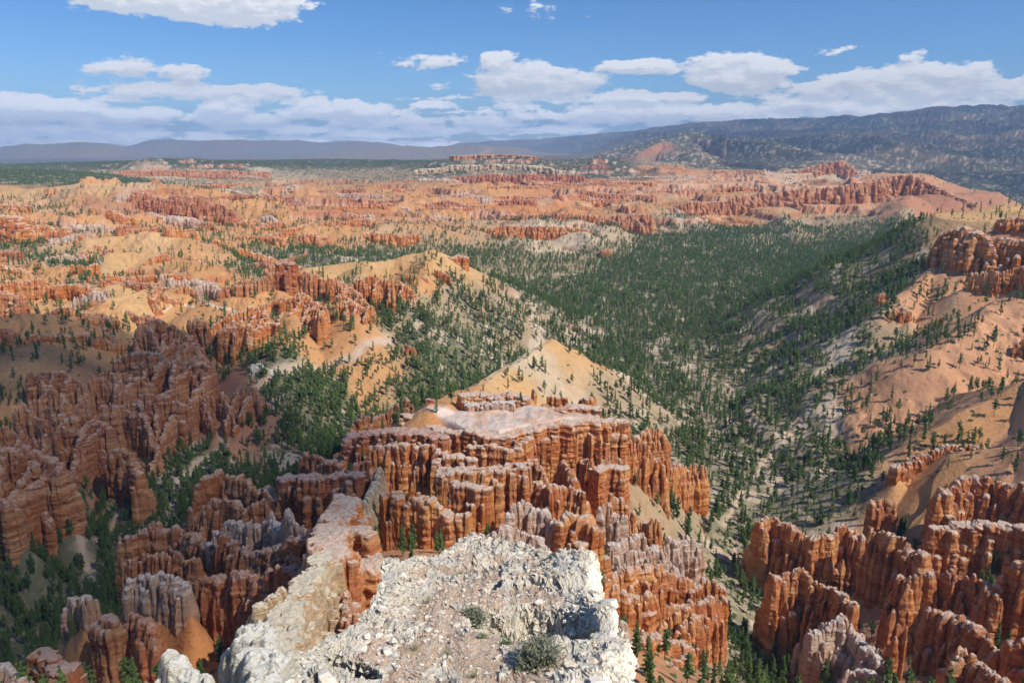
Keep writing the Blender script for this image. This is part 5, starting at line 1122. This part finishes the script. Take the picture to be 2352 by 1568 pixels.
# shrubs and tufts
def twig_mat(name, a, b):
    k = NT(name); return k.bsdf(k.ramp(k.noise(k.vmul(k.pos(), (14,) * 3), 1.0, 3, .7), [(.3, a), (.7, b)]), .9)
GREY = twig_mat('dead_twigs', (.24,.22,.20), (.42,.40,.37)); GRN = twig_mat('green_leaves', (.17,.20,.10), (.32,.35,.20)); DRYG = twig_mat('dry_grass', (.32,.30,.16), (.52,.48,.30)); WOODM = twig_mat('twisted_wood', (.10,.08,.06), (.22,.18,.14))
SGRN = twig_mat('sage_leaves', (.17,.18,.10), (.36,.36,.24))
def strands(rng, n, R, Hh, w, spread=1.0, curve=.3, leaf=0):
    V, T = [], []
    for _ in range(n):
        a = rng.uniform(0, 6.283); tilt = abs(rng.normal(0, .5)) * spread; L = Hh * rng.uniform(.5, 1.05); r0 = R * .25 * rng.random()
        p = np.array([r0 * math.cos(a), r0 * math.sin(a), -.02]); d = np.array([math.sin(tilt) * math.cos(a), math.sin(tilt) * math.sin(a), math.cos(tilt)])
        side = np.array([-math.sin(a + rng.normal()), math.cos(a), 0]); k = 4; prev = None
        for q_ in range(k + 1):
            ww = w * (1 - .8 * q_ / k); b = len(V); V += [p - side * ww, p + side * ww]
            if q_: T += [(b - 2, b - 1, b + 1), (b - 2, b + 1, b)]
            if leaf and q_ > 1:
                for _l in range(leaf):
                    dd = rng.normal(size=3); dd /= np.linalg.norm(dd); e = rng.normal(size=3) * w * 2.5; b2 = len(V); V += [p, p + dd * w * 7 + e, p + dd * w * 7 - e]; T.append((b2, b2 + 1, b2 + 2))
            d = d + rng.normal(0, curve, 3) * .6; d[2] += .05; d /= np.linalg.norm(d); p = p + d * L / k
    return np.array(V), np.array(T)
def plant(u, v, nm, lab, cat, group, R, Hh, n, mats, w=.004, spread=1.2, leaf=2):
    x, y, _ = opt(u, v); z, _s = ztop(x, y)
    r = bpy.data.objects.new(nm, None); C.objects.link(r); r.location = (x, y, float(z)); r.empty_display_size = .2; setp(r, lab, cat, group)
    for nm2, mt, nn2, lf, ww in mats:
        a, b = strands(ro, int(n * nn2), R, Hh, w * ww, spread, .35, lf); obj(nm2, mesh_np(nm2, a, tris=b, mat=mt, smooth=False), r)
plant(1084, 1412, 'sage_bush', 'wide grey brown sagebrush in the middle of the white outcrop', 'bush', None, .20, .25, 420, [('branches', GREY, 1, 0, 1), ('leaves', SGRN, .8, 3, .8)], spread=1.5)
plant(1168, 1440, 'sage_bush', 'rounded silvery dead looking bush right of the wide sagebrush', 'bush', None, .18, .19, 420, [('branches', GREY, 1.3, 0, .8), ('leaves', DRYG, .3, 1, .8)], spread=1.5)
plant(1238, 1528, 'sage_bush', 'large grey green sagebrush near the bottom edge of the outcrop', 'bush', None, .26, .35, 520, [('branches', GREY, .8, 0, 1), ('leaves', SGRN, 1, 3, .8), ('stem', WOODM, .03, 0, 3)], spread=1.3)
for u, v, lab in ((1107,1474,'small silver green plant left of a white stone on the outcrop'),(1162,1466,'bright green leafy tuft above the large sagebrush'),(1164,1488,'pale edged green plant just below the bright green tuft'),(1196,1536,'bright green plant at the left foot of the large sagebrush'),(1210,1452,'faint green sprig between the silvery bush and the recess')):
    plant(u, v, 'leafy_plant', lab, 'plant', None, .07, .065, 45, [('leaves', GRN, 1, 3, 1.2)], spread=1.9)
for u, v, lab in ((984,1388,'thin dry grass tuft on the left half of the outcrop'),(1203,1302,'yellowish grass clump in the notch beside the right block'),(1236,1284,'grass clump at the back edge of the right block'),(1057,1312,'dry grass tuft near the far rim of the outcrop'),(1029,1500,'grey sprig on the gravel below the wide sagebrush'),(954,1492,'grey sprig on the gravel at the left of the outcrop'),(1090,1545,'pair of grey sprigs near the bottom edge of the outcrop')):
    plant(u, v, 'grass_tuft', lab, 'grass tuft', None, .07, .15, 70, [('blades', DRYG, 1, 0, .9)], spread=.8)
print('outcrop', len(used), time.time() - T0)

# ------------------------------------------------------------------ clouds overhead, out of view, that shade parts of the canyon
def cloud_mat(ns=.006, lo=.30, hi=.46):
    k = NT('cloud_vapour'); a = k.n('ShaderNodeBsdfDiffuse'); a.inputs[0].default_value = (.9, .9, .92, 1); t = k.n('ShaderNodeBsdfTransparent'); mx = k.n('ShaderNodeMixShader')
    k.l(k.math('MULTIPLY', k.fr(k.noise(k.vmul(k.pos(), (ns,) * 3), 1.0, 5, .6), lo, hi), CLOUD_OP), mx.inputs[0]); k.l(t.outputs[0], mx.inputs[1]); k.l(a.outputs[0], mx.inputs[2]); k.l(mx.outputs[0], k.out.inputs[0]); return k.m
CLOUD_OP = .50
# ------------------------------------------------------------------ camera, sun, sky
sc = bpy.context.scene
cam = bpy.data.objects.new('camera', bpy.data.cameras.new('camera')); C.objects.link(cam); sc.camera = cam
cam.data.sensor_width = 36; cam.data.lens = 36 * F / 2352; cam.data.clip_start = .2; cam.data.clip_end = 250000
cam.location = (0, 0, CAMZ); cam.rotation_euler = (math.pi / 2 - TH, 0, 0)
SUN_EL, SUN_AZ = R_(47), R_(124)          # azimuth clockwise from straight ahead
sd = bpy.data.lights.new('sun', 'SUN'); sd.energy = 4.7; sd.angle = R_(.53); sd.color = (1, .95, .88)
so = bpy.data.objects.new('sun', sd); C.objects.link(so)
from mathutils import Vector
svec = Vector((math.sin(SUN_AZ) * math.cos(SUN_EL), math.cos(SUN_AZ) * math.cos(SUN_EL), math.sin(SUN_EL)))
so.rotation_euler = svec.to_track_quat('Z', 'Y').to_euler()
CM = cloud_mat(); CM2 = cloud_mat(.0007, .42, .56)
def shade_cloud(outline, alt, thick, label):
    # outline on the ground -> the cloud that throws that shade, along the sun's direction
    n = 72; c = np.mean(np.array(outline)[:, :2], axis=0); L = np.array([p[:2] for p in outline]); ang = np.arctan2(L[:, 1] - c[1], L[:, 0] - c[0]); rad = np.hypot(L[:, 1] - c[1], L[:, 0] - c[0])
    o_ = np.argsort(ang); ang, rad = ang[o_], rad[o_]; th = np.linspace(-math.pi, math.pi, n, endpoint=False)
    rr_ = np.interp(th, np.concatenate([ang - 2 * math.pi, ang, ang + 2 * math.pi]), np.tile(rad, 3))
    g0 = float(np.mean([p[2] for p in outline])); k_ = (alt - g0) / svec.z; cx, cy = c[0] + svec.x * k_, c[1] + svec.y * k_
    V, Q3 = [], []; prof = [(.02, -.2), (.6, -.25), (.93, -.1), (1.0, .05), (.9, .4), (.6, .9), (.02, 1.0)]
    for f, zz in prof:
        for a, r0 in zip(th, rr_):
            w1 = 1 + .16 * (float(n2(math.cos(a) * 3 + 9, math.sin(a) * 3 + 9, 5)) - .5) * 2 + .08 * (float(n2(math.cos(a) * 9 + 9, math.sin(a) * 9 + 9, 6)) - .5) * 2
            V.append((cx + f * r0 * w1 * math.cos(a), cy + f * r0 * w1 * math.sin(a), alt + zz * thick * (.7 + .6 * float(n2(a * 3, f * 5, 7)))))
    for i_ in range(len(prof) - 1):
        for k2 in range(n): Q3.append((i_ * n + k2, i_ * n + (k2 + 1) % n, (i_ + 1) * n + (k2 + 1) % n, (i_ + 1) * n + k2))
    setp(obj('cloud', mesh_np('cloud', np.array(V), quads=np.array(Q3), mat=CM if thick < 500 else CM2)), label, 'cloud')
shade_cloud(pl((-500,1750,150),(-500,800,600),(-100,770,760),(250,735,880),(470,780,800),(640,900,720),(760,1010,480),(740,1150,330),(640,1340,245),(420,1480,240),(200,1700,200)), 3400, 300, 'broad grey white cloud drifting overhead that shades the left side of the canyon')
shade_cloud([(2500,5200,0),(2200,9000,0),(1500,14000,0),(3000,19000,300),(9000,21000,600),(16000,15000,400),(12000,7000,0),(6000,4500,0)], 4200, 700, 'wide cloud bank overhead that shades the forested country at far right')
w_ = bpy.data.worlds.new('World'); sc.world = w_; w_.use_nodes = True; wt = w_.node_tree; wt.nodes.clear()
wo = wt.nodes.new('ShaderNodeOutputWorld'); bg = wt.nodes.new('ShaderNodeBackground'); sk = wt.nodes.new('ShaderNodeTexSky')
sk.sky_type = 'NISHITA'; sk.sun_disc = False; sk.sun_elevation = SUN_EL; sk.sun_rotation = SUN_AZ; sk.altitude = 2500; sk.dust_density = .2; sk.air_density = 1.0; sk.ozone_density = 2.0
bg.inputs[1].default_value = .098
# clouds: broken cumulus deck laid out by bearing and elevation
def wn(t, **k):
    d = wt.nodes.new(t)
    for a, b in k.items(): setattr(d, a, b)
    return d
def make_density_group():
    g = bpy.data.node_groups.new('cloud_density', 'ShaderNodeTree')
    g.interface.new_socket('Az', in_out='INPUT', socket_type='NodeSocketFloat'); g.interface.new_socket('El', in_out='INPUT', socket_type='NodeSocketFloat')
    g.interface.new_socket('Density', in_out='OUTPUT', socket_type='NodeSocketFloat')
    gi = g.nodes.new('NodeGroupInput'); go = g.nodes.new('NodeGroupOutput')
    def M(op, a, b=0.0, clamp=False):
        d = g.nodes.new('ShaderNodeMath'); d.operation = op; d.use_clamp = clamp
        for i_, v in enumerate((a, b)):
            if isinstance(v, bpy.types.NodeSocket): g.links.new(v, d.inputs[i_])
            else: d.inputs[i_].default_value = v
        return d.outputs[0]
    az, el = gi.outputs[0], gi.outputs[1]
    def noise(sx, sy, det, w, rough=.6):
        c = g.nodes.new('ShaderNodeCombineXYZ'); g.links.new(M('MULTIPLY', az, sx), c.inputs[0]); g.links.new(M('MULTIPLY', el, sy), c.inputs[1]); c.inputs[2].default_value = w
        n = g.nodes.new('ShaderNodeTexNoise'); g.links.new(c.outputs[0], n.inputs['Vector']); n.inputs['Scale'].default_value = 1; n.inputs['Detail'].default_value = det; n.inputs['Roughness'].default_value = rough
        return n.outputs[0]
    wz = M('MULTIPLY', M('SUBTRACT', noise(16, 26, 3, 3.1), .5), .05); we = M('MULTIPLY', M('SUBTRACT', noise(16, 26, 3, 7.7), .5), .022)
    az2, el2 = M('ADD', az, wz), M('ADD', el, we)
    tot = None
    cmb = g.nodes.new('ShaderNodeCombineXYZ'); g.links.new(az2, cmb.inputs[0]); g.links.new(el2, cmb.inputs[1])
    for (u, v, ru, rv, s_) in CLOUDS:
        Yd = CT + (CV - v) / F * ST; Zd = -ST + (CV - v) / F * CT; xd = (u - CU) / F
        a0 = math.atan2(xd, Yd); e0 = math.atan2(Zd, math.hypot(xd, Yd)); ra, re = ru * 1.02 / F / Yd, rv * 1.0 / F
        vm = g.nodes.new('ShaderNodeVectorMath'); vm.operation = 'MULTIPLY_ADD'; g.links.new(cmb.outputs[0], vm.inputs[0])
        vm.inputs[1].default_value = (1 / ra, 1 / re, 0); vm.inputs[2].default_value = (-a0 / ra, -e0 / re, 0)
        dt_ = g.nodes.new('ShaderNodeVectorMath'); dt_.operation = 'DOT_PRODUCT'; g.links.new(vm.outputs[0], dt_.inputs[0]); g.links.new(vm.outputs[0], dt_.inputs[1])
        ma = g.nodes.new('ShaderNodeMath'); ma.operation = 'MULTIPLY_ADD'; g.links.new(dt_.outputs['Value'], ma.inputs[0]); ma.inputs[1].default_value = -s_ * .9; ma.inputs[2].default_value = s_ + .10
        tot = M('MAXIMUM', ma.outputs[0], -1.0) if tot is None else M('MAXIMUM', tot, ma.outputs[0])
    band = M('SUBTRACT', M('MULTIPLY', M('SUBTRACT', noise(11, 70, 5, 1.3, .62), .5), 4.0), M('MULTIPLY', M('MAXIMUM', M('SUBTRACT', el, .026), 0.0), 26.0))
    band = M('ADD', band, .42)
    tot = M('MAXIMUM', tot, band)
    fine = M('MULTIPLY', M('SUBTRACT', noise(34, 85, 7, 5.5, .6), .5), 2.7)
    g.links.new(M('ADD', tot, fine), go.inputs[0])
    return g
CLOUDS = [(440,5,240,40,1.1),(560,15,110,36,.9),(300,165,75,22,.5),(410,172,60,18,.5),(430,206,170,17,.7),(600,218,130,14,.6),(60,252,190,26,1),(300,265,110,20,.9),(530,245,60,32,1),(545,272,140,22,.9),(720,252,70,24,1),(820,250,80,18,.9),(1010,245,55,10,.8),
 (910,140,45,12,.25),(1000,146,45,12,.25),(1010,200,26,10,.5),(1140,150,42,26,.8),(1220,190,150,42,.9),(1340,188,60,16,.7),(1470,155,100,16,.8),(1710,168,125,40,1.1),(1430,225,100,18,.9),(1560,228,65,16,.8),(1880,208,90,16,.9),(2085,192,160,40,1),(2160,165,90,20,.7),(2330,195,90,16,.8),(2340,216,80,12,.8),
 (1205,262,45,14,.9),(950,300,60,12,.8),(1500,262,300,24,.8),(1980,245,300,22,.8),(880,285,120,14,.7),(150,300,200,12,.6),(1255,30,40,10,.1),(1910,112,22,8,.1),(2110,130,30,10,.2)]
dg = make_density_group()
tc = wn('ShaderNodeTexCoord'); sx3 = wn('ShaderNodeSeparateXYZ'); wt.links.new(tc.outputs['Generated'], sx3.inputs[0])
def WM_(op, a, b=0.0, clamp=False):
    d = wn('ShaderNodeMath', operation=op, use_clamp=clamp)
    for i_, v in enumerate((a, b)):
        if isinstance(v, bpy.types.NodeSocket): wt.links.new(v, d.inputs[i_])
        else: d.inputs[i_].default_value = v
    return d.outputs[0]
az = WM_('ARCTAN2', sx3.outputs[0], sx3.outputs[1]); el = WM_('ARCSINE', sx3.outputs[2])
def dens(de, da=0.0):
    n = wn('ShaderNodeGroup'); n.node_tree = dg; wt.links.new(WM_('ADD', az, da), n.inputs[0]); wt.links.new(WM_('ADD', el, de), n.inputs[1]); return n.outputs[0]
d0 = dens(0.0); d1 = dens(.008, .004)
mr = wn('ShaderNodeMapRange', interpolation_type='SMOOTHSTEP'); wt.links.new(d0, mr.inputs[0]); mr.inputs[1].default_value = .02; mr.inputs[2].default_value = .40
alpha = WM_('MULTIPLY', mr.outputs[0], .93)
lit = wn('ShaderNodeMapRange', interpolation_type='SMOOTHSTEP'); wt.links.new(WM_('SUBTRACT', d0, d1), lit.inputs[0]); lit.inputs[1].default_value = -.35; lit.inputs[2].default_value = .65
mc = wn('ShaderNodeMix', data_type='RGBA'); wt.links.new(lit.outputs[0], mc.inputs[0]); mc.inputs[6].default_value = (.70, .74, .80, 1); mc.inputs[7].default_value = (1.0, 1.0, 1.02, 1)
bgc = wn('ShaderNodeBackground'); wt.links.new(mc.outputs[2], bgc.inputs[0]); wt.links.new(WM_('ADD', 1.0, WM_('MULTIPLY', WM_('MAXIMUM', WM_('SUBTRACT', .06, el), 0.0), 20.0)), bgc.inputs[1])
msh = wn('ShaderNodeMixShader'); wt.links.new(alpha, msh.inputs[0]); 
hs = wn('ShaderNodeHueSaturation'); hs.inputs['Saturation'].default_value = 1.25; wt.links.new(sk.outputs[0], hs.inputs['Color']); tn = wn('ShaderNodeMix', data_type='RGBA', blend_type='MULTIPLY'); tn.inputs[0].default_value = 1; wt.links.new(hs.outputs[0], tn.inputs[6]); tn.inputs[7].default_value = (.82, 1.0, 1.20, 1); wt.links.new(tn.outputs[2], bg.inputs[0])
wt.links.new(bg.outputs[0], msh.inputs[1]); wt.links.new(bgc.outputs[0], msh.inputs[2]); wt.links.new(msh.outputs[0], wo.inputs[0])
sc.view_settings.view_transform = 'Standard'; sc.view_settings.look = 'None'; sc.view_settings.exposure = 0; sc.view_settings.gamma = 1

sc.cycles.max_bounces = 4; sc.cycles.diffuse_bounces = 2; sc.cycles.glossy_bounces = 1; sc.cycles.volume_bounces = 0; sc.cycles.transparent_max_bounces = 6
# ------------------------------------------------------------------ air
def box(name, x0, x1, y0, y1, z0, z1, mat):
    v = [(x, y, z) for x in (x0, x1) for y in (y0, y1) for z in (z0, z1)]
    q_ = [(0,1,3,2),(4,6,7,5),(0,4,5,1),(2,3,7,6),(0,2,6,4),(1,5,7,3)]
    return obj(name, mesh_np(name, np.array(v, float), quads=np.array(q_), mat=mat, smooth=False))
hz = bpy.data.materials.new('air'); hz.use_nodes = True; ht = hz.node_tree; ht.nodes.clear()
ho = ht.nodes.new('ShaderNodeOutputMaterial'); pv = ht.nodes.new('ShaderNodeVolumePrincipled')
pv.inputs['Color'].default_value = (.43, .65, 1, 1); pv.inputs['Density'].default_value = HAZE = 4.3e-5; pv.inputs['Anisotropy'].default_value = 0.0
ht.links.new(pv.outputs[0], ho.inputs[1])
if HAZE: setp(box('haze', -36000, 36000, -300, 41000, float(Z.min()) - 5, float(max(Z[:, np.abs(AA) < 1.2].max(), CAMZ)) + 60, hz), kind='stuff')
